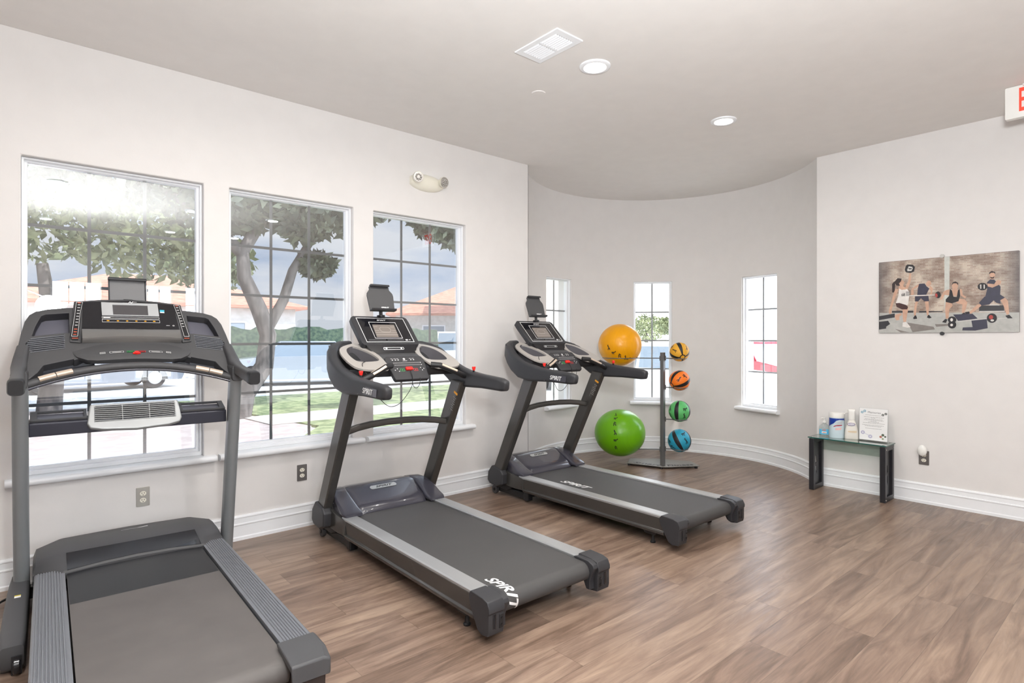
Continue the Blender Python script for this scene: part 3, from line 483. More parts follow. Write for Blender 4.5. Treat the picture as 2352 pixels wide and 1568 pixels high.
# ------------------------------------------------------------------ treadmill with "SPIRIT" lettering (local: x right, y towards its front, origin on floor under its rear end)
BZ = .198; RR = .048
def belt_pt(s, off=0.):
    """s = distance back from y=.06 on the top run; negative s = forward. returns (y, z)"""
    yc, zc = .055, BZ - RR
    if s <= 0: return (yc - s, BZ + off)
    a = s / RR
    if a <= math.pi: return (yc - (RR + off) * math.sin(a), zc + (RR + off) * math.cos(a))
    return (yc + (s - math.pi * RR), zc - RR - off)
def belt_mesh(b, hw, y_front, z_off=0):
    so = [-(y_front - .055), -.8, -.4] + [RR * math.pi * i / 14 for i in range(15)] + [math.pi * RR + .5, math.pi * RR + y_front - .06]
    out = [belt_pt(s) for s in so]; inn = [belt_pt(s, -.004) for s in so][::-1]
    b.prism([(-hw, y, z) for y, z in out + inn], (2 * hw, 0, 0))
def make_spirit():
    t = empty('treadmill')
    b = MB(); belt_mesh(b, .287, 1.58); b.build('running_belt', M_belt, t, smooth=40)
    b = MB(); b.box(-.285, .285, .10, 1.60, .115, .19); b.build('deck_board', M_black, t)
    for s in (-1, 1):
        X = lambda a: a * s
        b = MB(); b.xz([(X(.296), .19), (X(.296), .204), (X(.302), .2095), (X(.380), .2095), (X(.387), .204), (X(.387), .192)], .11, 1.56); b.build('side_rail', M_silver, t, smooth=0, bevel=.0015)
        # dark side frame with a lower ledge, flaring at the front
        b = MB(); b.xz([(X(.34), .085), (X(.392), .085), (X(.397), .100), (X(.397), .106), (X(.386), .112), (X(.388), .192), (X(.34), .192)], .10, 1.50)
        b.loft([[V((X(x), y, z)) for x, z in q] for y, q in ((1.50, [(.34, .085), (.397, .1), (.388, .192), (.34, .192)]), (1.62, [(.34, .085), (.402, .1), (.404, .215), (.34, .215)]), (1.74, [(.34, .095), (.402, .105), (.398, .225), (.34, .225)]))])
        b.build('side_frame', M_bronze, t, smooth=30, bevel=.002)
        # rear end cap
        b = MB(); prof = [(.128, .2), (.11, .218), (.02, .214), (-.016, .204), (-.03, .175), (-.03, .155), (-.024, .15), (-.024, .075), (-.018, .052), (.03, .045), (.06, .06), (.12, .16)]
        b.yz(prof, X(.315), X(.405)); b.yz([(.125, .205), (.10, .2125), (.015, .2105), (-.018, .196), (-.024, .178), (-.01, .150), (.006, .11), (.004, .062), (.03, .062), (.05, .1), (.1, .19)], X(.283), X(.318))
        cp = b.build('end_cap', M_dk, t, smooth=30, bevel=.006, seg=3)
        b = MB()
        for k in range(3): b.cyl((X(.388 - .011 * k), -.0245 + (.012 if k == 0 else .003 if k == 1 else 0), .113), (0, 0, 1), .0045, .062, 10)
        b.build('cap_fluting', M_gloss, cp)
        b = MB(); b.box(*sorted((X(.318), X(.345))), -.0275, -.018, .075, .142); b.build('screw_recess', M_black, cp, bevel=.004)
        for z in (.092, .122):
            b = MB(); b.cyl((X(.331), -.028, z), (0, 1, 0), .0055, .006, 12); b.build('screw', M_gloss, cp)
        b = MB(); b.lathe([(.001, 0), (.017, 0), (.019, .008), (.012, .014), (.008, .05), (.008, .1), (.001, .1)], (X(.345), .22, 0)); b.build('levelling_foot', M_black, t)
        b = MB(); b.yz([(.16, .1), (.30, .1), (.27, .058), (.19, .058)], X(.33), X(.37)); b.build('foot_bracket', M_black, t, bevel=.004)
        # hood side foot
        b = MB(); secs = []
        for y, zb, zt, xi, xo in ((1.512, .205, .222, .262, .376), (1.53, .205, .234, .258, .384), (1.58, .2, .252, .256, .388), (1.66, .18, .292, .262, .386), (1.74, .15, .326, .262, .372), (1.80, .13, .338, .25, .345), (1.88, .13, .325, .24, .33), (1.93, .15, .28, .24, .31)):
            rr = min(.02, (zt - zb) * .4); m = (xi + xo) / 2; w = xo - xi; secs.append([V((X(m) + px, y, (zb + zt) / 2 + pz)) for px, pz in rrect(w, zt - zb, rr, 4)])
        b.loft(secs); b.build('hood_side_cover', M_purple, t, smooth=50)
        # upright
        b = MB(); b.yz([(1.845, .235), (1.738, .215), (1.305, 1.065), (1.425, 1.08)], X(.376), X(.438)); b.build('upright', M_bronze, t, smooth=0, bevel=.009, seg=3)
        # base cover, bracket, foot tube, wheel
        b = MB(); b.yz([(1.852, .262), (1.735, .238), (1.70, .205), (1.705, .115), (1.78, .085), (1.885, .098), (1.915, .125), (1.905, .2)], X(.385), X(.452)); b.build('base_cover', M_dk, t, smooth=0, bevel=.012, seg=3)
        b = MB(); b.yz([(1.84, .23), (1.69, .215), (1.66, .18), (1.66, .08), (1.72, .055), (1.86, .06), (1.88, .1)], X(.325), X(.39)); bb = b.build('pivot_bracket', M_black, t, smooth=0, bevel=.008)
        b = MB(); b.cyl((X(.392), 1.70, .135), (1, 0, 0), .016, .012, 18); b.build('pivot_bolt', M_gloss, bb)
        b = MB(); b.box(*sorted((X(.325), X(.372))), 1.475, 1.87, .022, .075); b.box(*sorted((X(.32), X(.378))), 1.455, 1.51, .012, .08); b.build('foot_tube', M_black, t, smooth=0, bevel=.008)
        b = MB(); b.lathe([(.001, -.014), (.02, -.014), (.036, -.012), (.038, 0), (.036, .012), (.02, .014), (.001, .014)], (X(.385), 1.878, .038), axis='x'); w = b.build('wheel', M_dk2, t)
        b = MB(); b.cyl((X(.398), 1.878, .038), (1, 0, 0), .013, .012, 14); b.build('axle_cap', M_gloss, w)
    b = MB(); b.box(-.33, .33, 1.50, 1.56, .025, .07); b.build('cross_member', M_black, t, bevel=.006)
    # motor hood
    b = MB(); secs = []
    for x in (-.262, -.25, -.22, 0, .22, .25, .262):
        k = 0 if abs(x) < .23 else (.012 if abs(x) < .255 else .028)
        secs.append([V((x, y, z)) for y, z in ((1.556, .19), (1.556 + k, .212), (1.575 + k, .238 - k * .3), (1.602 + k, .256 - k * .3), (1.632 + k, .268 - k * .2), (1.745, .322 - k * .2), (1.775, .334 - k * .2), (1.80, .338 - k * .3), (1.87, .328 - k * .4), (1.93, .28 - k), (1.945, .2), (1.93, .13), (1.60, .13))])
    b.loft(secs); hood = b.build('motor_hood', M_purple, t, smooth=45)
    sl = math.atan2(.322 - .268, 1.745 - 1.632); n = V((0, -math.sin(sl), math.cos(sl))); uy = V((0, math.cos(sl), math.sin(sl)))
    o = V((0, 1.742, .3205)) + n * .0015
    b = MB(); b.mi = 0; b.plate(rrect(.205, .036, .0175, 6), [], .002, (o - uy * .012, (1, 0, 0), uy, n)); b.text('SPIRIT', (o - uy * .012 + n * .002, (1, 0, 0), uy, n), .026, .0008, .3, 1.75, .02, mi=1)
    b.build('hood_badge', [M_silverp, M_black], hood, smooth=0)
    # crossbar
    b = MB(); path = [(-.38, 1.502, .770), (-.30, 1.515, .786), (-.2, 1.53, .797), (-.07, 1.54, .803), (.07, 1.54, .803), (.2, 1.53, .797), (.30, 1.515, .786), (.38, 1.502, .770)]
    b.sweep(path, (.034, .046), (0, 0, 1)); cb = b.build('crossbar', M_bronze, t, smooth=50)
    # arms
    for s in (-1, 1):
        pts = [(.424, .848, 1.062), (.424, .858, 1.064), (.426, .90, 1.068), (.429, 1.0, 1.074), (.432, 1.12, 1.08), (.434, 1.25, 1.086), (.436, 1.36, 1.096), (.438, 1.46, 1.12), (.436, 1.54, 1.163), (.428, 1.60, 1.205), (.408, 1.66, 1.255), (.372, 1.71, 1.292), (.315, 1.745, 1.318), (.24, 1.76, 1.33)]
        dm = [(.030, .045), (.050, .070), (.060, .086), (.062, .092), (.062, .098), (.066, .116), (.070, .142), (.072, .152), (.072, .142), (.072, .125), (.072, .11), (.066, .09), (.056, .07), (.05, .05)]
        b = MB(); path = [V((x * s, y, z)) for x, y, z in pts]; secs = []
        for i, p in enumerate(path):
            tg = (path[min(i + 1, 13)] - path[max(i - 1, 0)]).normalized(); u = V((0, 0, 1)) if i < 8 else V((0, -.25 * (i - 7) / 6, 1)); sd = tg.cross(u).normalized(); u = sd.cross(tg).normalized()
            w, h = dm[i]; secs.append([p + sd * a_ + u * b_ for a_, b_ in rrect(w, h, min(w, h) * .38, 5)])
        b.loft(secs); arm = b.build('handle_arm', M_dk, t, smooth=60)
        # end grip cap ring + side panel
        X0 = .4612 * s; sg = V((s, 0, 0)); ux = V((0, s * 1., 0)); uy = V((0, -.0, 1))
        sh = V((0, 1, .05)).normalized(); u1 = sh * s; u2 = V((0, -.05, 1)).normalized()
        b = MB(); b.plate([(x, y) for x, y in [(-.105, -.020), (.085, -.020), (.105, -.008), (.098, .026), (-.112, .026)]] if s > 0 else [(x, y) for x, y in [(.105, -.020), (-.085, -.020), (-.105, -.008), (-.098, .026), (.112, .026)]][::-1], [], .0016, (V((X0 - s * .0012, 1.035, 1.064)), u1, u2, sg))
        pn = b.build('arm_panel', M_purple, arm, smooth=0, bevel=.0012)
        if s < 0:
            b = MB(); b.text('SPIRIT', (V((X0 - .0006, 1.040, 1.066)), u1, u2, sg), .045, .0012, .2, 1.02, .008); b.build('arm_lettering', M_print, arm, smooth=0)
        b = MB(); b.text('I', (V((X0, 5, 5)), u1, u2, sg), .001, .0001) if 0 else b.cyl((X0 - s * .001, 1.165, 1.045), (1, 0, 0), .0035, .004, 10); b.build('screw', M_steel if s < 0 else M_black, arm)
        # speed / incline knob
        b = MB(); b.lathe([(.001, 0), (.008, 0), (.008, .014), (.001, .014)], (s * .42, 1.208, 1.138)); k0 = b.build('toggle_stem', M_gloss, arm)
        b = MB(); b.sweep([(s * .42, 1.208, 1.150), (s * .42, 1.208, 1.162), (s * .42, 1.208, 1.172), (s * .42, 1.208, 1.176)], [(.014, .016), (.022, .018), (.026, .022), (.022, .018)], (0, 1, 0)); b.build('toggle_knob', M_red, arm, smooth=60)
        # pulse grip
        gp = [(.150, 1.335, 1.194), (.205, 1.303, 1.188), (.26, 1.283, 1.165), (.318, 1.272, 1.139), (.372, 1.278, 1.117), (.425, 1.30, 1.105)]
        b = MB(); b.tube([(x * s, y, z) for x, y, z in gp], [.0195, .0195, .0185, .0185, .019, .02], 16); g = b.build('pulse_grip', M_black, arm)
        p0, p1 = V((.208 * s, 1.3015, 1.1865)), V((.312 * s, 1.2727, 1.1415)); tg = (p1 - p0).normalized()
        for ang in (-50, 60):
            side = tg.cross(V((0, 0, 1))).normalized() * (1 if s < 0 else -1); u = side.cross(tg).normalized(); u = u if u.z > 0 else -u
            dirv = (u * math.cos(R(ang)) + V((0, -1, 0)) * math.sin(R(ang))).normalized()
            b = MB(); b.sweep([p0 + dirv * .0175, (p0 + p1) / 2 + dirv * .0175 + V((0, -.002, -.001)), p1 + dirv * .0175], (.017, .009), tuple(dirv)); b.build('pulse_sensor', M_brass, g, smooth=50)
    # tray (warm grey band, wells on both sides) : plane z = 1.232 + .4 (y - 1.438)
    tn = V((0, -.4, 1)).normalized(); tu = V((0, 1, .4)).normalized(); to = V((0, 1.438, 1.232))
    ty = lambda y: (y - 1.438) / tu.y
    outl = [(.228, 1.71), (.322, 1.666), (.372, 1.626), (.398, 1.569), (.41, 1.49), (.408, 1.40), (.392, 1.335), (.346, 1.302), (.244, 1.29), (.172, 1.30), (.160, 1.37), (.150, 1.45), (.150, 1.52), (.172, 1.60), (.2, 1.66)]
    well = [(.262, 1.664), (.318, 1.63), (.345, 1.585), (.358, 1.52), (.352, 1.44), (.33, 1.41), (.24, 1.412), (.178, 1.425), (.178, 1.50), (.2, 1.57)]
    for s in (-1, 1):
        P = chaikin([(x * s, ty(y)) for x, y in outl], 1); W_ = chaikin([(x * s, ty(y)) for x, y in well], 2)
        b = MB(); b.plate(P, [W_], -.012, (to, (1, 0, 0), tu, tn)); tr = b.build('console_tray', M_grayband, t, smooth=0)
        b = MB(); b.loft([[to + V((1, 0, 0)) * x * (1 if z > -.02 else .98) + tu * y + tn * z for x, y in W_] for z in (-.003, -.085)], caps=False)
        b.plate([(x * .98, y) for x, y in W_], [], .004, (to - tn * .087, (1, 0, 0), tu, tn)); b.build('cup_well', mat('well_grey', (104, 102, 106), .3), tr, smooth=50)
    # under-shell joining both arms and the centre
    b = MB(); secs = []
    for x in (-.42, -.38, -.30, -.2, .2, .30, .38, .42):
        k = {.42: .05, .38: .02, .30: .0, .2: 0}[abs(x)]
        secs.append([V((x, y, z)) for y, z in ((1.395 + k * .6, 1.172), (1.395 + k * .6, 1.150), (1.42 + k * .6, 1.118), (1.47, 1.115), (1.62, 1.165), (1.73 - k, 1.27), (1.745 - k, 1.325), (1.715 - k, 1.332 - k * .4), (1.70 - k, 1.322 - k * .4), (1.62, 1.20), (1.47, 1.146), (1.42 + k * .6, 1.165))])
    b.loft(secs); b.build('console_shell', M_dk, t, smooth=40)
    b = MB(); b.prism([(-.155, y, z) for y, z in ((1.60, 1.29), (1.562, 1.27), (1.52, 1.262), (1.44, 1.232), (1.40, 1.18), (1.52, 1.16), (1.66, 1.22))], (.31, 0, 0)); b.build('console_core', M_dk2, t, smooth=0, bevel=.004)
    # neck panel under the display
    dn = V((0, -.965, .995)).normalized(); du = V((0, .995, .965)).normalized()
    b = MB(); b.loft([[V((-.150, 1.556, 1.264)), V((.150, 1.556, 1.264)), V((.150, 1.66, 1.24)), V((-.150, 1.66, 1.24))], [V((-.168, 1.562, 1.276)), V((.168, 1.562, 1.276)), V((.168, 1.69, 1.25)), V((-.168, 1.69, 1.25))], [V((-.205, 1.60, 1.335)), V((.205, 1.60, 1.335)), V((.205, 1.72, 1.30)), V((-.205, 1.72, 1.30))]]); nk = b.build('display_neck', M_gloss, t, smooth=0, bevel=.003)
    nu = V((0, .038, .065)).normalized(); nn = V((0, -.065, .038)).normalized()
    b = MB(); b.plate(rrect(.158, .020, .006), [rrect(.150, .013, .004)], .0012, (V((.002, 1.5795, 1.3005)) + nn * .002, (1, 0, 0), nu, nn)); b.plate(circ(-.058, 0, .007, 14), [], .002, (V((.002, 1.5795, 1.3005)) + nn * .002, (1, 0, 0), nu, nn)); b.plate(circ(.058, 0, .007, 14), [], .002, (V((.002, 1.5795, 1.3005)) + nn * .002, (1, 0, 0), nu, nn)); b.build('slot_trim', M_silverp, nk, smooth=0)
    # display
    du = V((0, .186, .1795)).normalized(); dn = V((0, -.1795, .186)).normalized(); do = V((0, 1.695, 1.430))
    def dxy(x, y): return (x, (y - 1.695) / du.y)
    o4 = [dxy(*p) for p in [(-.195, 1.592), (.212, 1.592), (.222, 1.606), (.226, 1.76), (.222, 1.788), (.200, 1.801), (-.200, 1.801), (-.222, 1.788), (-.226, 1.76), (-.222, 1.606), (-.212, 1.592)]]
    b = MB(); b.plate(o4, [], -.042, (do + dn * .0, (1, 0, 0), du, dn)); dp = b.build('display_panel', M_dk, t, smooth=0, bevel=.006, seg=3)
    b = MB(); b.plate([dxy(*p) for p in [(-.187, 1.608), (.183, 1.608), (.187, 1.784), (-.187, 1.784)]], [], .0015, (do, (1, 0, 0), du, dn)); b.build('display_face', M_gloss, dp, smooth=0)
    fr2 = (do + dn * .0015, V((1, 0, 0)), du, dn)
    b = MB(); b.plate([dxy(*p) for p in [(-.187, 1.607), (.183, 1.607), (.187, 1.785), (-.187, 1.785)]], [[dxy(*p) for p in [(-.183, 1.6105), (.179, 1.6105), (.183, 1.7815), (-.183, 1.7815)]]], .0008, fr2)
    b.plate([dxy(*p) for p in [(-.112, 1.634), (.104, 1.634), (.106, 1.754), (-.106, 1.754)]], [[dxy(*p) for p in [(-.109, 1.6365), (.101, 1.6365), (.103, 1.7515), (-.103, 1.7515)]]], .0008, fr2)
    c0 = do + dn * .0015 + du * dxy(0, 1.7685)[1]; b.text('SPIRIT', (c0, (1, 0, 0), du, dn), .017, .0006, .25, 1.5, .025)
    c1 = do + dn * .0015 + du * dxy(0, 1.6225)[1]; b.plate(rrect(.018, .012, .001), [], .0006, (c1 + V((.128, 0, 0)), (1, 0, 0), du, dn)); b.text('FIT', (c1 + V((.152, 0, 0)), (1, 0, 0), du, dn), .010, .0006, .2, 1.2, .02)
    b.build('display_lines', M_print, dp, smooth=0)
    b = MB(); 
    for x0, x1 in ((-.165, -.035), (-.025, .105)): b.plate([dxy(x0, 1.617), dxy(x1, 1.617), dxy(x1, 1.627), dxy(x0, 1.627)], [], .0008, fr2)
    b.build('button_strip', M_dk2, dp, smooth=0)
    b = MB(); b.mi = 0; b.plate([dxy(*p) for p in [(-.094, 1.643), (.076, 1.643), (.086, 1.735), (-.086, 1.735)]], [], .001, fr2); b.mi = 1
    f3 = (do + dn * .0025, V((1, 0, 0)), du, dn); cc = dxy(0, 1.698)[1]
    b.plate([(x - .002, y + cc) for x, y in rrect(.085, .052, .024, 6)], [[(x - .002, y + cc) for x, y in rrect(.081, .048, .022, 6)]], .0004, f3)
    for yy in (1.66, 1.676): b.plate([dxy(-.09, yy), dxy(.08, yy), dxy(.08, yy + .0018), dxy(-.09, yy + .0018)], [], .0004, f3)
    for x0 in (-.086, .048):
        for yy in (1.69, 1.718): b.plate([dxy(x0, yy), dxy(x0 + .032, yy), dxy(x0 + .032, yy + .0016), dxy(x0, yy + .0016)], [], .0004, f3)
    b.build('screen', [M_scr2, mat('lcd_lines', (186, 178, 172), .4)], dp, smooth=0)
    # media holder
    b = MB(); b.cyl((.0, 1.768, 1.55), (0, .1, 1), .013, .05, 16); b.cyl((0, 1.766, 1.533), (0, .1, 1), .03, .010, 20); st = b.build('holder_stem', M_gloss, t)
    hu = V((0, .065, .187)).normalized(); hn = V((0, -.187, .065)).normalized(); ho = V((.008, 1.752, 1.572))
    b = MB(); pts = [(-.097, 0), (.097, 0), (.104, .115), (.100, .135), (.082, .158), (.078, .163), (.078, .185), (.062, .194), (-.062, .194), (-.078, .185), (-.078, .163), (-.082, .158), (-.100, .135), (-.104, .115)]
    b.plate(pts, [], -.014, (ho, (1, 0, 0), hu, hn)); md = b.build('media_holder', M_dk2, t, smooth=0, bevel=.003)
    b = MB(); b.prism([ho + V((-.098, 0, 0)) + hu * y + hn * z for y, z in ((-.004, -.014), (-.008, .026), (.004, .034), (.008, .030), (.004, .0), (.004, -.014))], (.196, 0, 0)); b.prism([ho + V((-.074, 0, 0)) + hu * y + hn * z for y, z in ((.196, -.012), (.198, .018), (.190, .026), (.178, .022), (.184, .016), (.186, -.0))], (.148, 0, 0)); b.build('holder_clamp', M_dk, md, smooth=0, bevel=.003)
    b = MB(); b.text('SPIRIT', (ho + V((.02, 0, 0)) + hu * .022, (1, 0, 0), hu, hn), .018, .001, .2, 1.25, .03); b.build('holder_lettering', M_print, md, smooth=0)
    # keypad
    ku = V((0, .1, .107)).normalized(); kn = V((0, -.107, .1)).normalized(); ko = V((0, 1.38, 1.183))
    def kxy(x, y): return (x, (y - 1.38) / ku.y)
    b = MB(); b.plate([kxy(*p) for p in [(-.128, 1.306), (.118, 1.306), (.130, 1.318), (.146, 1.418), (.140, 1.438), (.122, 1.446), (-.122, 1.446), (-.146, 1.436), (-.148, 1.42), (-.134, 1.318)]], [], -.03, (ko, (1, 0, 0), ku, kn)); kp = b.build('control_keypad', M_dk, t, smooth=0, bevel=.006, seg=3)
    b = MB(); random.seed(3); fk = lambda x, y: (ko + V((x, 0, 0)) + ku * kxy(0, y)[1], V((1, 0, 0)), ku, kn)
    def dot(x, y, w, h): b.plate(rect(-w / 2, -h / 2, w / 2, h / 2), [], .0007, fk(x, y))
    for i in range(24):
        x = -.096 + i * .0083; dot(x, 1.403, .0014, .007); dot(x + .0035, 1.390, .0014, .007)
    for x in (-.095, -.072, -.052, .045, .066): dot(x, 1.421, .009, .006); dot(x - .003, 1.429, .015, .0018)
    b.plate(circ(0, 0, .0085, 18), [circ(0, 0, .005, 12)], .0007, fk(-.005, 1.426)); b.text('S', fk(-.005, 1.426), .014, .0008, 0, 1, .02); dot(-.004, 1.4155, .034, .0022)
    for x, y in ((.108, 1.403), (.110, 1.390), (.114, 1.366), (.092, 1.372), (-.105, 1.361), (-.086, 1.369), (.098, 1.357), (-.078, 1.354)): b.plate(circ(0, 0, .0036, 10), [], .0007, fk(x, y))
    b.build('keypad_print', M_print, kp, smooth=0)
    for nm, x, m_ in (('start_key', -.052, M_green), ('stop_key', .048, M_redp)):
        b = MB(); b.plate(rrect(.032, .022, .003), [rrect(.028, .018, .002)], .0008, fk(x, 1.361)); b.plate(circ(0, 0, .004, 12), [], .0008, fk(x, 1.361)); b.build(nm, m_, kp, smooth=0)
    b = MB(); b.plate(rrect(.050, .024, .006), [], .012, fk(-.002, 1.365)); sk_ = b.build('safety_key', M_red, kp, smooth=0, bevel=.002)
    b = MB(); path = [(-.002, 1.345, 1.158), (-.004, 1.315, 1.125), (-.010, 1.30, 1.095), (-.016, 1.295, 1.065), (-.035, 1.295, 1.03), (-.065, 1.295, .992), (-.10, 1.29, .960), (-.14, 1.28, .940), (-.19, 1.27, .936), (-.23, 1.26, .955), (-.29, 1.22, 1.0), (-.34, 1.19, 1.02)]
    global smoothp
    def smoothp(p, k=3):
        p = [V(q) for q in p]
        for _ in range(k):
            q = [p[0]]
            for i in range(len(p) - 1): q += [p[i] * .75 + p[i + 1] * .25, p[i] * .25 + p[i + 1] * .75]
            p = q + [p[-1]]
        return p
    b.tube(smoothp(path, 2), .0021, 6); b.tube(smoothp([(-.012, 1.30, 1.115), (-.014, 1.298, 1.075), (-.002, 1.298, 1.05), (.018, 1.30, 1.042), (.036, 1.30, 1.055), (.046, 1.30, 1.08), (.046, 1.302, 1.112)], 2), .0021, 6)
    b.tube(smoothp([(-.30, 1.40, 1.222), (-.33, 1.375, 1.218), (-.345, 1.35, 1.2), (-.34, 1.32, 1.165), (-.33, 1.305, 1.14)], 2), .0021, 6); b.build('safety_cord', M_cord, kp, smooth=60)
    # warning label on the inner face of the right upright
    w1 = V((0, -.417, .82)).normalized(); w2 = V((0, .82, .417)).normalized()
    b = MB(); o_ = V((.3755, 1.392, .93)); fw_ = (o_, w1, w2, V((-1, 0, 0))); b.mi = 0; b.plate(rect(.052, -.024, .068, .022), [], .0008, fw_); b.mi = 1
    for i in range(7): b.plate(rect(-.075 + i * .016, -.022 + (i % 3) * .004, -.069 + i * .016, .014 - (i % 2) * .006), [], .0008, fw_)
    b.plate(rect(-.105, .016, .0, .019), [], .0008, fw_); b.build('warning_label', [M_orange, mat('grey_print', (128, 124, 120), .5)], t, smooth=0)
    return t
def belt_logo(t, y0, x0, size):
    """white lettering on the belt reading along its length, starting at y0 and running backwards"""
    b = MB(); fn = lambda x, y, z: V((x0 + y,) + belt_pt((.055 - y0) + x, .0008 + z)) if 1 else None
    # x = along text -> backwards along belt ; y = text height -> +x
    b.text('SPIRIT', ((0, 0, 0), (1, 0, 0), (0, 1, 0), (0, 0, 1)), size, .0006, .35, 1.25, .02, 'LEFT', fn=lambda x, y, z: V((x0 + y, *belt_pt(.055 - y0 + x, .0012 + z))))
    return b.build('belt_lettering', M_print, t, smooth=0)
SP = make_spirit(); SP.location = (1.999, 2.008, 0); SP.rotation_euler = (0, 0, R(-.98))
SP2 = copy_tree(SP); SP2.location = (3.614, 2.091, 0); SP2.rotation_euler = (0, 0, R(-1.10))
belt_logo(SP, .205, -.235, .075); belt_logo(SP2, 1.235, -.2, .085)
tag(SP, 'black and silver treadmill in the middle, its belt lettering wrapping over the rear roller', 'treadmill', 'matching black and silver treadmills')
tag(SP2, 'black and silver treadmill nearest the curved alcove and the rack of balls', 'treadmill', 'matching black and silver treadmills')
# ------------------------------------------------------------------ large grey treadmill, front left
t = empty('treadmill', (.462, 2.12, 0), R(-2.26), 'large grey treadmill at the left with ribbed foot rails, in front of the biggest window', 'treadmill')
def rz(y): return .222 - .017 * (y - .05) / 1.45
b = MB(); out = []
so = [-1.50, -.8, -.4] + [.045 * math.pi * i / 12 for i in range(13)] + [.6, 1.6]
def b1(s, off=0):
    yc, r_ = .03, .045
    if s <= 0: return (yc - s, rz(yc - s) - .012 + off)
    a = s / r_; zc = rz(yc) - .012 - r_
    if a <= math.pi: return (yc - (r_ + off) * math.sin(a), zc + (r_ + off) * math.cos(a))
    return (yc + s - math.pi * r_, zc - r_ - off)
b.prism([(-.302, y, z) for y, z in [b1(s) for s in so] + [b1(s, -.004) for s in so][::-1]], (.604, 0, 0)); b.build('running_belt', M_belt1, t, smooth=40)
b = MB(); b.box(-.30, .30, .08, 1.52, .13, .198); b.build('deck_board', M_black, t)
for s in (-1, 1):
    X = lambda a: a * s
    # ribbed foot rail
    top = []; n = 9; x0, x1 = .322, .418
    for i in range(n):
        a = x0 + (x1 - x0) * i / n; w = (x1 - x0) / n
        top += [(a + w * .1, 0), (a + w * .25, .0035), (a + w * .7, .0035), (a + w * .85, 0)]
    prof = [(.309, -.03), (.309, .001), (.318, .001)] + top + [(.422, 0), (.428, -.006), (.430, -.04), (.422, -.055), (.33, -.055)]
    b = MB(); b.loft([[V((X(x), y, rz(y) + z)) for x, z in prof] for y in (.05, .8, 1.56)]); b.build('foot_rail', M_rib, t, smooth=30)
    b = MB(); b.loft([[V((X(x), y, rz(y) + z)) for x, z in ((.33, -.055), (.415, -.055), (.405, -.13), (.33, -.13))] for y in (.04, 1.7)]); b.build('side_frame', M_black, t, smooth=0)
    # rear cap
    b = MB(); b.loft([[V((X(x), y, rz(0) + z)) for x, z in q] for y, q in ((.098, [(.290, -.002), (.290, .012), (.425, .012), (.437, -.0), (.437, -.045), (.33, -.045)]), (.0, [(.286, -.012), (.286, .012), (.422, .012), (.438, -.002), (.438, -.055), (.33, -.055)]), (-.085, [(.284, -.02), (.284, .006), (.400, .006), (.425, -.006), (.425, -.06), (.33, -.06)]), (-.092, [(.284, -.06), (.284, .0), (.398, .0), (.42, -.01), (.42, -.062), (.33, -.062)]))])
    c_ = b.build('end_cap', M_dk2, t, smooth=30, bevel=.004)
    b = MB(); b.yz([(.07, .17), (-.078, .165), (-.07, .05), (.0, .03), (.07, .05)], X(.305), X(.412)); b.build('cap_foot', mat('brown_black_plastic', (52, 44, 42), .45), c_, smooth=0, bevel=.008)
    b = MB(); b.cyl((X(.345), .0, .016), (0, 0, 1), .02, .032, 16); b.build('levelling_foot', M_black, t)
    # hood side, uprights, feet
    b = MB(); path = [V((X(.478), 1.735, .06)), V((X(.479), 1.71, .2)), V((X(.480), 1.64, .55)), V((X(.480), 1.575, .86)), V((X(.480), 1.53, 1.10)), V((X(.480), 1.52, 1.15))]
    b.sweep(path, (.064, .086), (0, 1, 0), rr=.42); b.build('upright', M_gunm, t, smooth=50)
    b = MB(); secs = []
    for y, zb, zt, xi, xo in ((.972, .03, .118, .452, .528), (1.0, .006, .128, .448, .532), (1.1, .004, .132, .447, .534), (1.35, .004, .136, .447, .534), (1.60, .004, .140, .447, .53), (1.68, .004, .150, .447, .526), (1.80, .004, .15, .45, .52), (1.90, .004, .10, .452, .515)):
        if s > 0: xo, zt = min(xo, .500), min(zt, .085)
        secs.append([V((X((xi + xo) / 2) + px, y, (zb + zt) / 2 + pz)) for px, pz in rrect(xo - xi, zt - zb, .014, 3)])
    b.loft(secs); ft = b.build('base_foot', M_dk2, t, smooth=50)
    b = MB(); b.box(*sorted((X(.458), X(.492))), .962, 1.0, .005, .078); b.build('wheel_recess', M_black, ft, smooth=0)
    b = MB(); b.lathe([(.001, -.012), (.03, -.012), (.034, -.008), (.034, .008), (.03, .012), (.001, .012)], (X(.475), .978, .034), axis='x'); b.build('wheel', M_gloss, ft)
    if s < 0:
        b = MB(); b.mi = 0; b.plate(rect(-.012, -.016, .012, .004), [], .001, ((X(.488), 1.50, .1385), (1, 0, 0), (0, 1, .01), (0, 0, 1))); b.mi = 1; b.plate(rect(-.012, .005, .012, .016), [], .001, ((X(.488), 1.50, .1385), (1, 0, 0), (0, 1, .01), (0, 0, 1))); b.build('warning_sticker', [M_print, mat('yellow_print', (222, 200, 50), .5)], ft, smooth=0)
b = MB(); b.box(-.45, .45, 1.74, 1.80, .03, .09); b.build('cross_member', M_black, t, bevel=.006)
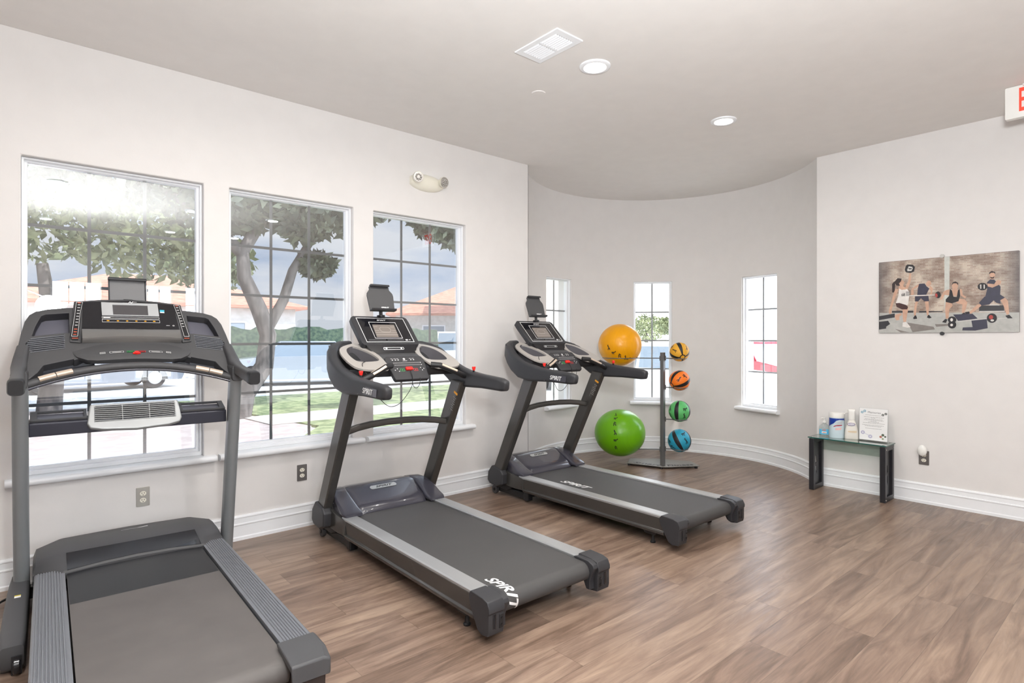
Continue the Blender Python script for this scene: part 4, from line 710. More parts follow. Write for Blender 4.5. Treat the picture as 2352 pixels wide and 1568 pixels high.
# motor hood
b = MB(); secs = []
for x, yf, yr, yb, zt, zf in ((-.436, 1.62, 1.70, 1.90, .205, .182), (-.424, 1.615, 1.70, 1.955, .228, .186), (-.326, 1.50, 1.712, 2.005, .247, .196), (-.31, 1.50, 1.714, 2.01, .248, .204), (-.15, 1.535, 1.72, 2.015, .250, .204), (0, 1.548, 1.722, 2.018, .251, .204), (.15, 1.535, 1.72, 2.015, .250, .204), (.31, 1.50, 1.714, 2.01, .248, .204), (.326, 1.50, 1.712, 2.005, .247, .196), (.424, 1.615, 1.70, 1.955, .228, .186), (.436, 1.62, 1.70, 1.90, .205, .182)):
    m = yf + (yr - yf) * .45
    secs.append([V((x, y, z)) for y, z in ((yf, zf - .03), (yf - .001, zf), (yf + .008, zf + .010), (m, zf + (zt - zf) * .55 - .002), (yr - .012, zt - .004), (yr + .008, zt + .002), (yb - .12, zt + .006), (yb - .02, zt - .002), (yb, zt - .03), (yb, .10), (yf + .1, .10))])
b.loft(secs); hood = b.build('motor_hood', M_dk2, t, smooth=32)
b = MB(); secs = []
for x, yf in ((-.300, 1.502), (-.15, 1.536), (0, 1.549), (.15, 1.536), (.300, 1.502)):
    yr = 1.716; secs.append([V((x, y, z)) for y, z in ((yf + .006, .2155), (yf + .07, .2265), (yr - .02, .2475), (yr - .018, .2440), (yf + .07, .222), (yf + .008, .211))])
b.loft(secs); b.build('hood_visor', M_gloss, hood, smooth=50)
b = MB(); 
def stroke(pts, w, z=.2545):
    for i in range(len(pts) - 1):
        a, c = V(pts[i] + (0,)), V(pts[i + 1] + (0,)); d = (c - a).normalized(); n = V((-d.y, d.x, 0)) * w / 2
        b.prism([(p.x, p.y, z) for p in (a - n, c - n, c + n, a + n)], (0, 0, .0012))
LX, LY = 0, 1.895
stroke([(LX - .085, LY - .022), (LX - .03, LY - .010)], .007); stroke([(LX + .02, LY + .012), (LX + .09, LY + .026)], .007); stroke([(LX - .03, LY - .01), (LX - .04, LY + .018)], .005)
stroke([(LX + .055 * math.cos(a) , LY + .02 * math.sin(a)) for a in [R(k * 20 - 150) for k in range(16)]], .004); stroke([(LX - .035, LY + .012), (LX + .005, LY - .022), (LX + .012, LY + .02), (LX + .03, LY - .006)], .006); b.build('hood_emblem', M_print, hood, smooth=0)
# lower shelf bar with fan
b = MB(); b.prism([(-.45, y, z) for y, z in ((1.598, .880), (1.598, .944), (1.604, .950), (1.70, .960), (1.70, .885))], (.90, 0, 0)); xb = b.build('crossbar', M_navy, t, smooth=0, bevel=.004)
for s in (-1, 1):
    b = MB(); fr = (V((0, 1.608, .9505)), V((1, 0, 0)), V((0, 1, .35)).normalized(), V((0, -.35, 1)).normalized())
    b.plate([(s * x, y) for x, y in [(.215, 0), (.446, 0), (.446, .105), (.215, .105)]], [[(s * x, y) for x, y in [(.228, .012), (.405, .012), (.418, .022), (.418, .092), (.228, .092)]]], .012, fr)
    b.build('accessory_tray', M_dk2, xb, smooth=0, bevel=.002)
    b = MB(); b.plate([(s * x, y) for x, y in [(.222, .008), (.422, .008), (.422, .096), (.222, .096)]], [], .003, (V((0, 1.608, .944)), V((1, 0, 0)), V((0, 1, .35)).normalized(), V((0, -.35, 1)).normalized())); b.build('tray_floor', mat('slate_tray', (98, 98, 108), .35), xb, smooth=0)
fu = V((0, .045, .085)).normalized(); fn_ = V((0, -.085, .045)).normalized(); fo = V((0, 1.575, .925))
b = MB(); secs = []
ol = [(-.216, .006), (-.205, -.018), (-.15, -.032), (0, -.042), (.15, -.032), (.205, -.018), (.216, .006), (.203, .108), (.196, .112), (-.196, .112), (-.203, .108)]
b.plate(ol, [rect(-.182, .016, .182, .100)], -.03, (fo, V((1, 0, 0)), fu, fn_)); fan = b.build('fan_housing', mat('fan_grey_plastic', (158, 160, 161), .34, metal=.3), t, smooth=0, bevel=.007, seg=3)
b = MB(); b.plate(rect(-.186, .012, .186, .104), [], .004, (fo - fn_ * .024, V((1, 0, 0)), fu, fn_)); b.build('fan_backing', M_black, fan, smooth=0)
b = MB()
for i in range(8):
    y = .020 + .0106 * i; pts = [fo + V((x, 0, 0)) + fu * (y - .006 * (1 - (x / .182) ** 2) * (1 - i / 9)) - fn_ * .004 for x in [-.184 + .368 * k / 10 for k in range(11)]]
    b.sweep(pts, (.010, .0042), tuple(fu), rr=.3, n=1)
for x in (-.062, .062): b.sweep([fo + V((x, 0, 0)) + fu * .012 - fn_ * .002, fo + V((x, 0, 0)) + fu * .10 - fn_ * .002], (.004, .004), (1, 0, 0))
b.build('fan_louvres', MATS['fan_grey_plastic'], fan, smooth=0)
# console : tilted plane through (y 1.698, z 1.341) and (y 1.921, z 1.576)
cu = V((0, .223, .235)).normalized(); cn = V((0, -.235, .223)).normalized(); co = V((0, 1.698, 1.341)); UX = V((1, 0, 0))
def cz(x, z): return (x, (z - 1.341) / cu.z)
def cyl_(pts, s=1): return [cz(s * x, z) for x, z in pts]
wing = [(.262, 1.545), (.300, 1.543), (.380, 1.532), (.425, 1.518), (.452, 1.498), (.470, 1.462), (.483, 1.40), (.493, 1.335), (.503, 1.262), (.510, 1.20), (.505, 1.172), (.45, 1.172), (.415, 1.205), (.392, 1.240), (.262, 1.270)]
rec = [(.285, 1.514), (.385, 1.503), (.402, 1.494), (.425, 1.44), (.440, 1.386), (.306, 1.404), (.285, 1.404)]
gr = [(.309, 1.396), (.440, 1.372), (.463, 1.352), (.463, 1.340), (.430, 1.304), (.309, 1.322)]
for s in (-1, 1):
    b = MB(); b.plate(cyl_(wing, s), [cyl_(rec, s), cyl_(gr, s)], -.055, (co - cn * .004, UX, cu, cn)); w = b.build('console_wing', M_dk2, t, smooth=0, bevel=.003)
    P = cyl_(rec, s); b = MB(); b.loft([[co + UX * x + cu * y + cn * z for x, y in P] for z in (-.006, -.055)], caps=False); b.plate(P, [], .003, (co - cn * .057, UX, cu, cn)); b.build('bottle_recess', mat('satin_slate_recess', (96, 96, 106), .3), w, smooth=0)
    b = MB(); b.plate(cyl_(gr, s), [], .003, (co - cn * .03, UX, cu, cn)); b.build('speaker_backing', M_black, w, smooth=0)
    b = MB()
    for i in range(8):
        z0 = 1.316 + .0095 * i
        b.sweep([co + UX * s * .305 + cu * cz(0, z0 + .008)[1] - cn * .006, co + UX * s * (.44 + .02 * math.sin(math.pi * (i + .5) / 8)) + cu * cz(0, z0 - .012)[1] - cn * .006], (.009, .0048), tuple(cu), rr=.3, n=1)
    b.build('speaker_grille', M_rib, w, smooth=0)
b = MB(); b.plate(cyl_([(-.27, 1.545), (.27, 1.545), (.27, 1.262), (.20, 1.285), (.1, 1.298), (0, 1.302), (-.1, 1.298), (-.20, 1.285), (-.27, 1.262)]), [], -.055, (co - cn * .004, UX, cu, cn)); b.build('console_shell', M_dk2, t, smooth=0, bevel=.003)
# display block
blk = [(-.262, 1.574), (-.14, 1.590), (0, 1.597), (.14, 1.590), (.262, 1.574), (.272, 1.47), (.286, 1.352), (.238, 1.346), (.226, 1.402), (-.226, 1.402), (-.238, 1.346), (-.286, 1.352), (-.272, 1.47)]
b = MB(); b.plate(cyl_(blk), [], -.045, (co + cn * .006, UX, cu, cn)); db = b.build('display_console', M_dk2, t, smooth=0, bevel=.004)
b = MB(); b.plate(cyl_([(-.222, 1.570), (0, 1.588), (.222, 1.570), (.232, 1.412), (0, 1.422), (-.232, 1.412)]), [], .0015, (co + cn * .006, UX, cu, cn)); b.build('display_face', M_gloss, db, smooth=0)
fr = (co + cn * .0075, UX, cu, cn)
b = MB(); b.plate(cyl_([(-.138, 1.570), (.138, 1.570), (.138, 1.494), (-.138, 1.494)]), [cyl_([(-.086, 1.557), (.086, 1.557), (.084, 1.498), (-.086, 1.498)])], .005, fr); b.build('screen_bezel', mat('light_silver_bezel', (188, 190, 192), .35, metal=.2), db, smooth=0)
b = MB(); b.plate(cyl_([(-.088, 1.558), (.088, 1.558), (.086, 1.497), (-.088, 1.497)]), [], .002, fr); b.build('screen', M_screen, db, smooth=0)
b = MB()
def box_o(x0, z0, x1, z1, w=.0018): b.plate(cyl_([(x0, z0), (x1, z0), (x1, z1), (x0, z1)]), [cyl_([(x0 + w, z0 + w), (x1 - w, z0 + w), (x1 - w, z1 - w), (x0 + w, z1 - w)])], .0008, fr)
box_o(-.139, 1.479, .138, 1.489, .0012); box_o(-.139, 1.457, .138, 1.474, .0012); b.plate(cyl_([(-.132, 1.482), (-.10, 1.482), (-.10, 1.486), (-.132, 1.486)]), [], .0008, fr)
b.plate(cyl_([(.168, 1.441), (.186, 1.441), (.186, 1.4425), (.168, 1.4425)]), [], .0008, fr); c_ = cz(.205, 1.441); b.plate([(c_[0] + x, c_[1] + y) for x, y in ((.006, 0), (0, .006), (-.006, 0), (0, -.006))], [[(c_[0] + x, c_[1] + y) for x, y in ((.004, 0), (0, .004), (-.004, 0), (0, -.004))]], .0008, fr)
c2 = co + cn * .0075 + cu * cz(0, 1.5765)[1]; b.text('N', (c2, UX, cu, cn), .020, .0008, .5, 1.3, .02); b.plate(rect(-.035, -.006, -.012, -.004), [], .0008, (c2, UX, cu, cn)); b.plate(rect(.012, .004, .035, .006), [], .0008, (c2, UX, cu, cn))
b.build('display_lines', M_print, db, smooth=0)
b = MB()
for i, x in enumerate((-.112, -.066, -.022, .022, .066, .11)): b.plate(circ(cz(x, 1.4655)[0], cz(x, 1.4655)[1], .006 if 0 < i < 5 else .007, 10, .0042), [], .0008, fr)
b.build('preset_symbols', M_orange, db, smooth=0)
b = MB(); b.mi = 0; b.plate(cyl_([(.146, 1.524), (.168, 1.523), (.170, 1.535), (.147, 1.536)]), [], .0008, fr); b.mi = 1; b.plate(cyl_([(.146, 1.518), (.168, 1.517), (.168, 1.523), (.146, 1.524)]), [], .0008, fr); b.build('brand_sticker', [mat('cyan_print', (70, 180, 205), .5), M_print], db, smooth=0)
for s in (-1, 1):
    st = [(.218, 1.573), (.256, 1.572), (.264, 1.50), (.283, 1.372), (.276, 1.356), (.250, 1.356), (.246, 1.372), (.232, 1.50)]
    b = MB(); b.plate(cyl_(st, s), [], .003, (co + cn * .0065, UX, cu, cn)); sp = b.build('key_strip', M_black, db, smooth=0, bevel=.0015)
    fr3 = (co + cn * .0095, UX, cu, cn); inner = [(.222, 1.569), (.252, 1.568), (.260, 1.50), (.278, 1.376), (.250, 1.376), (.236, 1.50)]; inn2 = [(.2235, 1.5675), (.2505, 1.5665), (.2585, 1.50), (.2763, 1.3775), (.2513, 1.3775), (.2375, 1.50)]
    b = MB(); b.plate(cyl_(inner, s), [cyl_(inn2, s)], .0006, fr3)
    for i in range(8): z = 1.552 - .0165 * i; x = .2385 + (.2645 - .2385) * ((1.56 - z) / .185) ** 1.15; c_ = cz(s * x, z); b.plate([(c_[0] + p, c_[1] + q) for p, q in rect(-.006, -.002, .006, .002)], [], .0006, fr3)
    b.build('strip_outline', M_print, sp, smooth=0)
    b = MB()
    for z in ((1.563, 1.415, 1.400, 1.386) if s < 0 else (1.563,)): x = .2385 + (.2645 - .2385) * max(0, (1.56 - z) / .185) ** 1.15; c_ = cz(s * x, z); b.plate([(c_[0] + p, c_[1] + q) for p, q in rect(-.007, -.0025, .007, .0025)], [], .0006, fr3)
    c_ = cz(s * .262, 1.366); b.plate([(c_[0] + p, c_[1] + q) for p, q in rect(-.013, -.002, .013, .002)], [], .0006, fr3); b.build('strip_red_keys', mat('orange_red_print', (214, 96, 66), .5), sp, smooth=0)
# lip under the display
b = MB(); secs = []
for i in range(13):
    x = -.232 + .464 * i / 12; k = 1 - (x / .232) ** 2; secs.append([co + UX * x + cu * cz(0, z)[1] + cn * q for z, q in ((1.412, .004), (1.412, .016), (1.402, .026), (1.352 + .012 * k, .030), (1.346 + .012 * k, .020), (1.35, -.01), (1.40, -.01))])
b.loft(secs); b.build('book_ledge', mat('satin_grey_ledge', (104, 102, 100), .3, var=.05), db, smooth=50)
# shelf with the quick keys, trays either side
b = MB(); secs = []
for i in range(15):
    x = -.30 + .60 * i / 14; k = 1 - (x / .262) ** 2; q = 1 - (abs(x) / .30) ** 6; secs.append([V((x, y, z)) for y, z in ((1.70, 1.325 + .02 * k), (1.70 - .06 * q, 1.325 - .04 * q + .022 * k), (1.70 - .1 * q, 1.325 - .063 * q + .022 * k), (1.70 - .115 * q, 1.325 - .085 * q + .022 * k), (1.70 - .1 * q, 1.325 - .103 * q + .02 * k), (1.70, 1.225 + .02 * k))])
b.loft(secs); sh = b.build('key_shelf', M_dk2, t, smooth=40)
def key_fr(x):
    k = 1 - (x / .262) ** 2; p0, p1 = V((x, 1.600, 1.262 + .022 * k)), V((x, 1.64, 1.285 + .022 * k)); u = (p1 - p0).normalized(); d = V((1, 0, -.022 * 2 * x / .262 ** 2)).normalized(); n = d.cross(u).normalized()
    return (p0 + (p1 - p0) * .62 + n * .0012, d, u, n)
for nm, xs, w, m_ in (('quick_key', (-.086, .094), .066, M_print), ('start_key', (-.022,), .038, M_green), ('stop_key', (.028,), .038, M_redp), ('volume_key', (-.148, .156), .026, M_print)):
    for x in xs:
        b = MB(); f_ = key_fr(x); b.mi = 0; b.plate(rrect(w, .018, .002), [], .001, f_); b.mi = 1; f_ = (f_[0] + f_[3] * .001,) + f_[1:]
        b.plate(rrect(w - .002, .016, .002), [rrect(w - .005, .013, .002)], .0006, f_); b.plate(rect(-w * .3, -.001, w * .3, .001), [], .0006, f_); b.build(nm, [M_black, m_], sh, smooth=0)
b = MB(); f_ = key_fr(.003); b.plate(circ(0, -.019, .011, 20), [], .010, f_); b.plate(rrect(.036, .011, .005, 4), [], .006, (f_[0] - f_[2] * .021, f_[1], f_[2], f_[3])); b.build('safety_key', M_red, sh, smooth=0, bevel=.002)
for s in (-1, 1):
    b = MB(); fr4 = (V((0, 1.60, 1.232)), UX, V((0, 1, .12)).normalized(), V((0, -.12, 1)).normalized())
    b.loft([[V((s * x, y, z)) for x, y, z in q] for q in ([(.18, 1.67, 1.268), (.262, 1.67, 1.262), (.392, 1.635, 1.236), (.44, 1.60, 1.19)], [(.18, 1.67, 1.232), (.262, 1.67, 1.222), (.392, 1.64, 1.196), (.44, 1.60, 1.165)], [(.18, 1.58, 1.228), (.262, 1.56, 1.215), (.392, 1.545, 1.186), (.44, 1.53, 1.15)])], closed=False, caps=False)
    b.build('side_tray', mat('deep_slate_tray', (52, 54, 62), .35), sh, smooth=20)
# front handlebar (arched) with pulse plates, and the two side handles
bar = lambda x: V((x, 1.565 - .05 * (x / .45) ** 2, 1.226 - .078 * abs(x / .45) ** 2.0))
b = MB(); xs = [-.455 + .91 * i / 26 for i in range(27)]; b.sweep([bar(x) for x in xs], (.042, .036), (0, -.2, 1), rr=.45); hb = b.build('front_handlebar', M_dk2, t, smooth=60)
b = MB(); b.sweep([bar(x) + V((0, -.004, -.022)) for x in xs], (.02, .014), (0, 0, 1)); b.build('bar_underside', M_purple, hb, smooth=60)
for s in (-1, 1):
    for x0, x1 in ((.278, .342), (.346, .410)):
        b = MB(); b.sweep([bar(s * (x0 + (x1 - x0) * k / 3)) + V((0, -.013, .010)) for k in range(4)], (.030, .022), (0, -.5, 1), rr=.4); b.build('pulse_plate', M_brass, hb, smooth=60)
    pts = [(.470, 1.70, 1.30), (.482, 1.62, 1.235), (.486, 1.56, 1.205), (.486, 1.46, 1.192), (.484, 1.36, 1.182), (.483, 1.24, 1.170), (.483, 1.16, 1.163)]; dm = [(.05, .10), (.056, .10), (.062, .085), (.052, .062), (.050, .060), (.056, .066), (.058, .070)]
    b = MB(); b.sweep([(s * x, y, z) for x, y, z in pts], dm, (0, 0, 1), rr=.3); ah = b.build('side_handle', M_dk2, t, smooth=50)
    b = MB(); b.sweep([(s * .483, 1.165, 1.163), (s * .483, 1.13, 1.160), (s * .483, 1.118, 1.159)], [(.061, .073), (.060, .072), (.052, .064)], (0, 0, 1), rr=.3); b.build('handle_cap', M_black, ah, smooth=50)
    b = MB(); b.loft([[V((s * (.483 + x), y, z)) for x, z in q] for y, q in ((1.46, [(x, 1.172 + z) for x, z in rrect(.062, .09, .02, 4)]), (1.58, [(x, 1.168 + z) for x, z in rrect(.068, .11, .02, 4)]))]); b.build('upright_collar', M_dk2, t, smooth=50)
# tablet holder behind the display
tu_ = V((0, .03, .135)).normalized(); tn_ = V((0, -.135, .03)).normalized(); to_ = V((-.001, 2.013, 1.592))
b = MB(); b.plate([(-.094, -.04), (.094, -.04), (.096, .140), (-.096, .140)], [], -.008, (to_, UX, tu_, tn_)); th_ = b.build('tablet_holder', mat('slate_tablet_rest', (112, 112, 114), .4), t, smooth=0, bevel=.002)
b = MB(); b.prism([to_ + UX * -.097 + tu_ * y + tn_ * z for y, z in ((.142, -.008), (.142, .022), (.134, .028), (.124, .026), (.130, .004), (.130, -.008))], (.194, 0, 0))
for s in (-1, 1): b.plate([(s * .096, -.04), (s * .088, -.04), (s * .088, .135), (s * .096, .135)], [], .006, (to_, UX, tu_, tn_))
b.build('tablet_clamp', M_dk, th_, smooth=0, bevel=.002)
b = MB(); b.sweep([(0, 1.95, 1.50), (0, 1.99, 1.56), (0, 2.015, 1.60)], (.05, .02), (0, 1, 0)); b.build('holder_stem', M_black, t)
b = MB(); P = [(-.47, 1.88, .03), (-.56, 1.86, .012), (-.62, 1.74, .008), (-.70, 1.60, .008), (-.9, 1.55, .008)]
b.tube(smoothp(P, 2) if 'smoothp' in globals() else P, .006, 8); b.build('power_cord', M_cord, t)
# ------------------------------------------------------------------ ball rack
PX, PY = 5.222, 3.575
M_rack = mat('grey_rack_enamel', (112, 112, 112), .32, metal=.45, var=.03)
M_rackb = mat('grey_base_enamel', (140, 138, 134), .38, metal=.3, var=.06, vscale=14)
rk = empty('ball_rack', (PX, PY, 0), 0, 'grey metal ball rack with a V-shaped base standing in the curved alcove', 'ball rack')
def L(x, y, z=0): return (x - PX, y - PY, z)
b = MB(); b.xy([L(*p)[:2] for p in [(5.045, 3.905), (5.172, 3.528), (5.508, 3.312), (5.635, 3.50), (5.47, 3.83), (5.25, 4.03)]], .022, .030); bs = b.build('base_plate', M_rackb, rk, smooth=0, bevel=.002)
for p in [(5.075, 3.9), (5.49, 3.345), (5.19, 3.57), (5.60, 3.50), (5.25, 3.99)]:
    b = MB(); b.cyl(L(*p, .011), (0, 0, 1), .016, .022, 14); b.build('rubber_foot', M_black, bs)
b = MB()
e1 = (V((5.172, 3.528, 0)) - V((5.045, 3.905, 0))).normalized(); n1 = V((-e1.y, e1.x, 0)); c1 = (V((5.172, 3.528, 0)) + V((5.045, 3.905, 0))) / 2
b.text('Smart', (V(L(c1.x, c1.y, .0302)) + n1 * .055, e1, n1, (0, 0, 1)), .105, .0006, .2, 1.15, .02)
e2 = (V((5.508, 3.312, 0)) - V((5.172, 3.528, 0))).normalized(); n2 = V((-e2.y, e2.x, 0)); c2 = (V((5.172, 3.528, 0)) + V((5.508, 3.312, 0))) / 2
b.text('Fitness', (V(L(c2.x, c2.y, .0302)) + n2 * .055, e2, n2, (0, 0, 1)), .095, .0006, .2, 1.12, .02); b.build('base_lettering', M_black, bs, smooth=0)
b = MB(); b.box(-.0205, .0205, -.0205, .0205, .03, 1.225, rz=R(4)); b.build('pole', M_rack, rk, smooth=0, bevel=.004)
dl = V((-.30, .954, 0)).normalized(); dr = V((.84, -.54, 0)).normalized()
YC = V((5.079, 4.03, 1.300)); GC = V((5.079, 4.03, .336)); 
def arm(dirv, z, reach, rr_, ringz, a0=0, a1=360, nm='ball_holder'):
    c = dirv * reach; b = MB(); b.tube([dirv * .015 + V((0, 0, z)), dirv * (reach - rr_ if reach - rr_ > .04 else .04) + V((0, 0, ringz))], .0055, 8)
    ang = math.degrees(math.atan2(-dirv.y, -dirv.x)); b.torus((c.x, c.y, ringz), rr_, .0055, 40, 8, 'z', ang + a0, ang + a1)
    o = b.build(nm, M_rack, rk, smooth=60)
    b = MB(); p = dirv * .028; b.loft([[p + V((-dirv.y, dirv.x, 0)) * x + V((0, 0, z + y)) + dirv * d for x, y in rrect(.030, .052, .01, 4)] for d in (-.003, .003)]); b.build('bracket', M_rack, o, smooth=0)
    return V((PX, PY, 0)) + c
arm(dl, 1.163, .477, .186, 1.160); arm(dl, .20, .477, .205, .175)
MB_R = [(1.165, .101, 1.229), (.857, .108, .926), (.52, .112, .600), (.207, .121, .288)]
mpos = []
for z, r, cz_ in MB_R: mpos.append(arm(dr, z, .187, r * .72, z - .006, -150, 150))
# ------------------------------------------------------------------ balls
def s_stroke(b, r, rot, pts, w, lift=.0006):
    for i in range(len(pts) - 1):
        (x0, y0), (x1, y1) = pts[i], pts[i + 1]; d = math.hypot(x1 - x0, y1 - y0) or 1; nx, ny = -(y1 - y0) / d * w / 2, (x1 - x0) / d * w / 2
        def P(x, y): a, e_ = x / r, y / r; return rot @ V((math.cos(e_) * math.cos(a), math.cos(e_) * math.sin(a), math.sin(e_))) * (r + lift)
        b.quad(P(x0 - nx, y0 - ny), P(x1 - nx, y1 - ny), P(x1 + nx, y1 + ny), P(x0 + nx, y0 + ny))
def figure(b, r, rot, cx_, cy_, s, k=0):
    F = [[[(-.5, .9), (-.1, .4), (.2, .5)], [(-.1, .4), (0, -.2), (.4, -.1), (.5, -.9)], [(0, -.2), (-.4, -.9)]], [[(-.8, .1), (-.2, .2), (.4, .1), (.9, .3)], [(.1, .15), (.2, -.7)], [(-.3, .2), (-.5, -.6)]], [[(-.5, -.8), (-.5, .6), (.1, .8)], [(-.5, .1), (.3, .0), (.4, -.8)], [(.1, .8), (.5, .4)]]][k % 3]
    for st in F: s_stroke(b, r, rot, [(cx_ + x * s, cy_ + y * s) for x, y in st], s * .34)
    hx = [-.3, .95, -.2][k % 3]; hy = [1.05, .5, .95][k % 3]; s_stroke(b, r, rot, [(cx_ + (hx - .2) * s, cy_ + hy * s), (cx_ + (hx + .2) * s, cy_ + hy * s)], s * .42)
def look_rot(c, spin=0, pitch=0, yaw=0):
    d = V((0, 0, 1.37)) - V(c); a = math.atan2(d.y, d.x); e_ = math.asin(d.z / d.length)
    return Matrix.Rotation(a + yaw, 3, 'Z') @ Matrix.Rotation(-e_ + pitch, 3, 'Y') @ Matrix.Rotation(spin, 3, 'X')
M_by = mat('yellow_vinyl', (236, 162, 0), .32, bump=.25, bscale=4, stretch=(1, 40, 1), var=.03, vscale=3, coat=.1)
M_bg = mat('green_vinyl', (104, 172, 6), .3, bump=.25, bscale=4, stretch=(1, 40, 1), var=.04, vscale=3, coat=.12)
def fitball(name, c, r, sz, m_, spin, figs, label):
    e = empty(name, (c.x, c.y, c.z), 0, label, 'exercise ball', 'large inflatable exercise balls')
    b = MB(); b.sphere((0, 0, 0), r, 64, 40, (1, 1, sz)); o = b.build('ball_skin', m_, e, smooth=80)
    b = MB(); rot = look_rot(c, spin)
    for k, (x, y) in enumerate(figs): figure(b, r, rot, x, y, .026, k)
    for v_ in b.bm.verts: v_.co.z *= sz
    b.build('figure_print', M_black, e, smooth=0); return e
fitball('exercise_ball', YC, .235, .985, M_by, 0, [(-.125, -.03), (-.075, -.085), (0.0, -.125), (.075, -.15), (.115, -.16)], 'big yellow exercise ball resting on the upper ring of the rack')
fitball('exercise_ball', GC, .276, .925, M_bg, 0, [(-.065, .235), (-.06, .175), (-.055, .10), (-.05, .0), (-.05, -.085), (-.05, -.185)], 'big bright green exercise ball on the lower ring of the rack')
def medball(i, col, spin, pitch, yaw, label, cap=False):
    z, r, cz_ = MB_R[i]; c = mpos[i]; c = V((c.x, c.y, cz_)); e = empty('medicine_ball', tuple(c), 0, label, 'medicine ball', 'striped medicine balls stacked up the rack')
    m1 = mat('rubber_' + col[0], col[1], .48, bump=.5, bscale=420); rot = look_rot(c, spin, pitch, yaw); b = MB(); nu, nv = 48, 30
    b.sphere((0, 0, 0), r, nu, nv)
    for f_ in b.bm.faces:
        p = f_.calc_center_median(); a = math.degrees(math.atan2(p.y, p.x)) % 90; la = abs(math.degrees(math.asin(max(-1, min(1, p.z / r)))))
        f_.material_index = 1 if (a < 26 and la < 76) else 0
        if 74 < la < 79: f_.material_index = 1
    for v_ in b.bm.verts: v_.co = rot @ v_.co
    b.build('ball_skin', [m1, M_black], e, smooth=80)
    b = MB()
    for k in range(4):
        for y in (.25, -.45): figure(b, r, rot @ Matrix.Rotation(R(58 + 90 * k), 3, 'Z'), 0, y * r, r * .25, k + (y > 0))
    b.build('figure_print', M_black, e, smooth=0)
medball(0, ('yellow', (232, 172, 52)), R(35), R(-48), R(-20), 'yellow and black medicine ball, topmost on the right of the rack')
medball(1, ('orange', (244, 124, 30)), R(-62), R(8), R(35), 'orange and black medicine ball, second from the top of the rack')
medball(2, ('green', (92, 184, 106)), R(-4), R(6), R(62), 'green and black medicine ball, between the orange and blue balls')
medball(3, ('blue', (40, 152, 182)), R(-8), R(-22), R(68), 'blue and black medicine ball, lowest on the rack near the floor')

# ------------------------------------------------------------------ glass side table
M_wd = mat('black_painted_wood', (38, 38, 42), .35, var=.04)
tb = empty('glass_table', (5.62, 1.90, 0), 0, 'low narrow glass table with black frame legs against the right wall', 'table')
TZ = .470; y0, y1, x0, x1 = -.305, .305, -.118, .108
b = MB(); b.mi = 0; b.loft([[V((x, y, z)) for x, y in rect(x0 - .006, y0 - .008, x1 + .004, y1 + .008)] for z in (TZ, TZ + .008)])
for f_ in b.bm.faces: f_.material_index = 1 if abs(f_.normal.z) < .5 and False else 0
b.bm.normal_update()
for f_ in b.bm.faces:
    f_.material_index = 0 if abs(f_.normal.z) > .5 else 1
b.build('glass_top', [M_glassG, M_glassEdge], tb, smooth=0)
for s, yy in ((-1, y0), (1, y1)):
    ya, yb = (yy, yy + .042) if s < 0 else (yy - .042, yy)
    b = MB(); b.plate(rect(x0, 0, x1, TZ - .004), [rect(x0 + .040, .045, x1 - .040, TZ - .045)], .042, ((0, yb, 0), (1, 0, 0), (0, 0, 1), (0, -1, 0))); lg = b.build('leg_frame', M_wd, tb, smooth=0, bevel=.003)
    b = MB(); b.plate(rect(x0 + .034, .04, x1 - .034, TZ - .04), [[(-.03, .20), (-.012, .215), (.0, .17), (.0, .12), (.012, .115), (-.012, .10), (-.012, .10), (-.028, .15)][:4] + [(-.02, .165)], [(-.028, .295), (-.01, .30), (.0, .24), (-.028, .22)]], .006, ((0, (ya + yb) / 2 + .003, 0), (1, 0, 0), (0, 0, 1), (0, -1, 0))); b.build('leg_panel', M_wd, lg, smooth=0)
    for x in (x0 + .02, x1 - .02):
        for z in (.02, TZ - .028): b = MB(); b.cyl((x, ya - .001 if s < 0 else yb + .001, z), (0, 1, 0), .006, .004, 12); b.build('bolt_cap', M_steel, lg)
        b = MB(); b.cyl((x, (ya + yb) / 2, TZ + .009), (0, 0, 1), .008, .004, 14); b.cyl((x, (ya + yb) / 2, TZ - .002), (0, 0, 1), .008, .004, 14); b.build('glass_stud', M_steel, lg)
b = MB(); b.box(x1 - .028, x1 - .022, y0 + .040, y1 - .040, .345, TZ - .002); b.build('back_glass', m_glass('smoky_glass', (.84, .87, .85, 1), .05), tb, smooth=0)
ZT = TZ + .0082
# sanitizer
e = empty('sanitizer_bottle', (5.655, 2.13, ZT), 0, 'clear pump bottle of hand sanitizer with a blue label, leftmost on the glass table', 'pump bottle')
M_clear = m_glass('clear_gel', (.90, .93, .93, 1), .10); fc = V((-5.655, -2.13, 0)).normalized(); fcu = V((-fc.y, fc.x, 0)); ang = math.atan2(fc.y, fc.x)
b = MB(); prof = [(.001, 0), (.040, 0), (.045, .006), (.045, .07), (.040, .092), (.025, .108), (.012, .118), (.012, .124), (.001, .124)]; b.lathe(prof, n=32)
for v_ in b.bm.verts:
    p = v_.co; a = p.dot(fc); q = p.dot(fcu); p2 = fc * a * .62 + fcu * q; v_.co = V((p2.x, p2.y, p.z))
b.build('bottle', M_clear, e, smooth=50)
b = MB(); b.lathe([(.001, .122), (.015, .122), (.015, .138), (.006, .142), (.005, .156), (.011, .158), (.011, .166), (.001, .166)], n=20); b.tube([V((0, 0, .161)) , fcu * -.018 + V((0, 0, .163)), fcu * -.028 + V((0, 0, .158))], .0045, 8); b.build('pump', M_white, e, smooth=50)
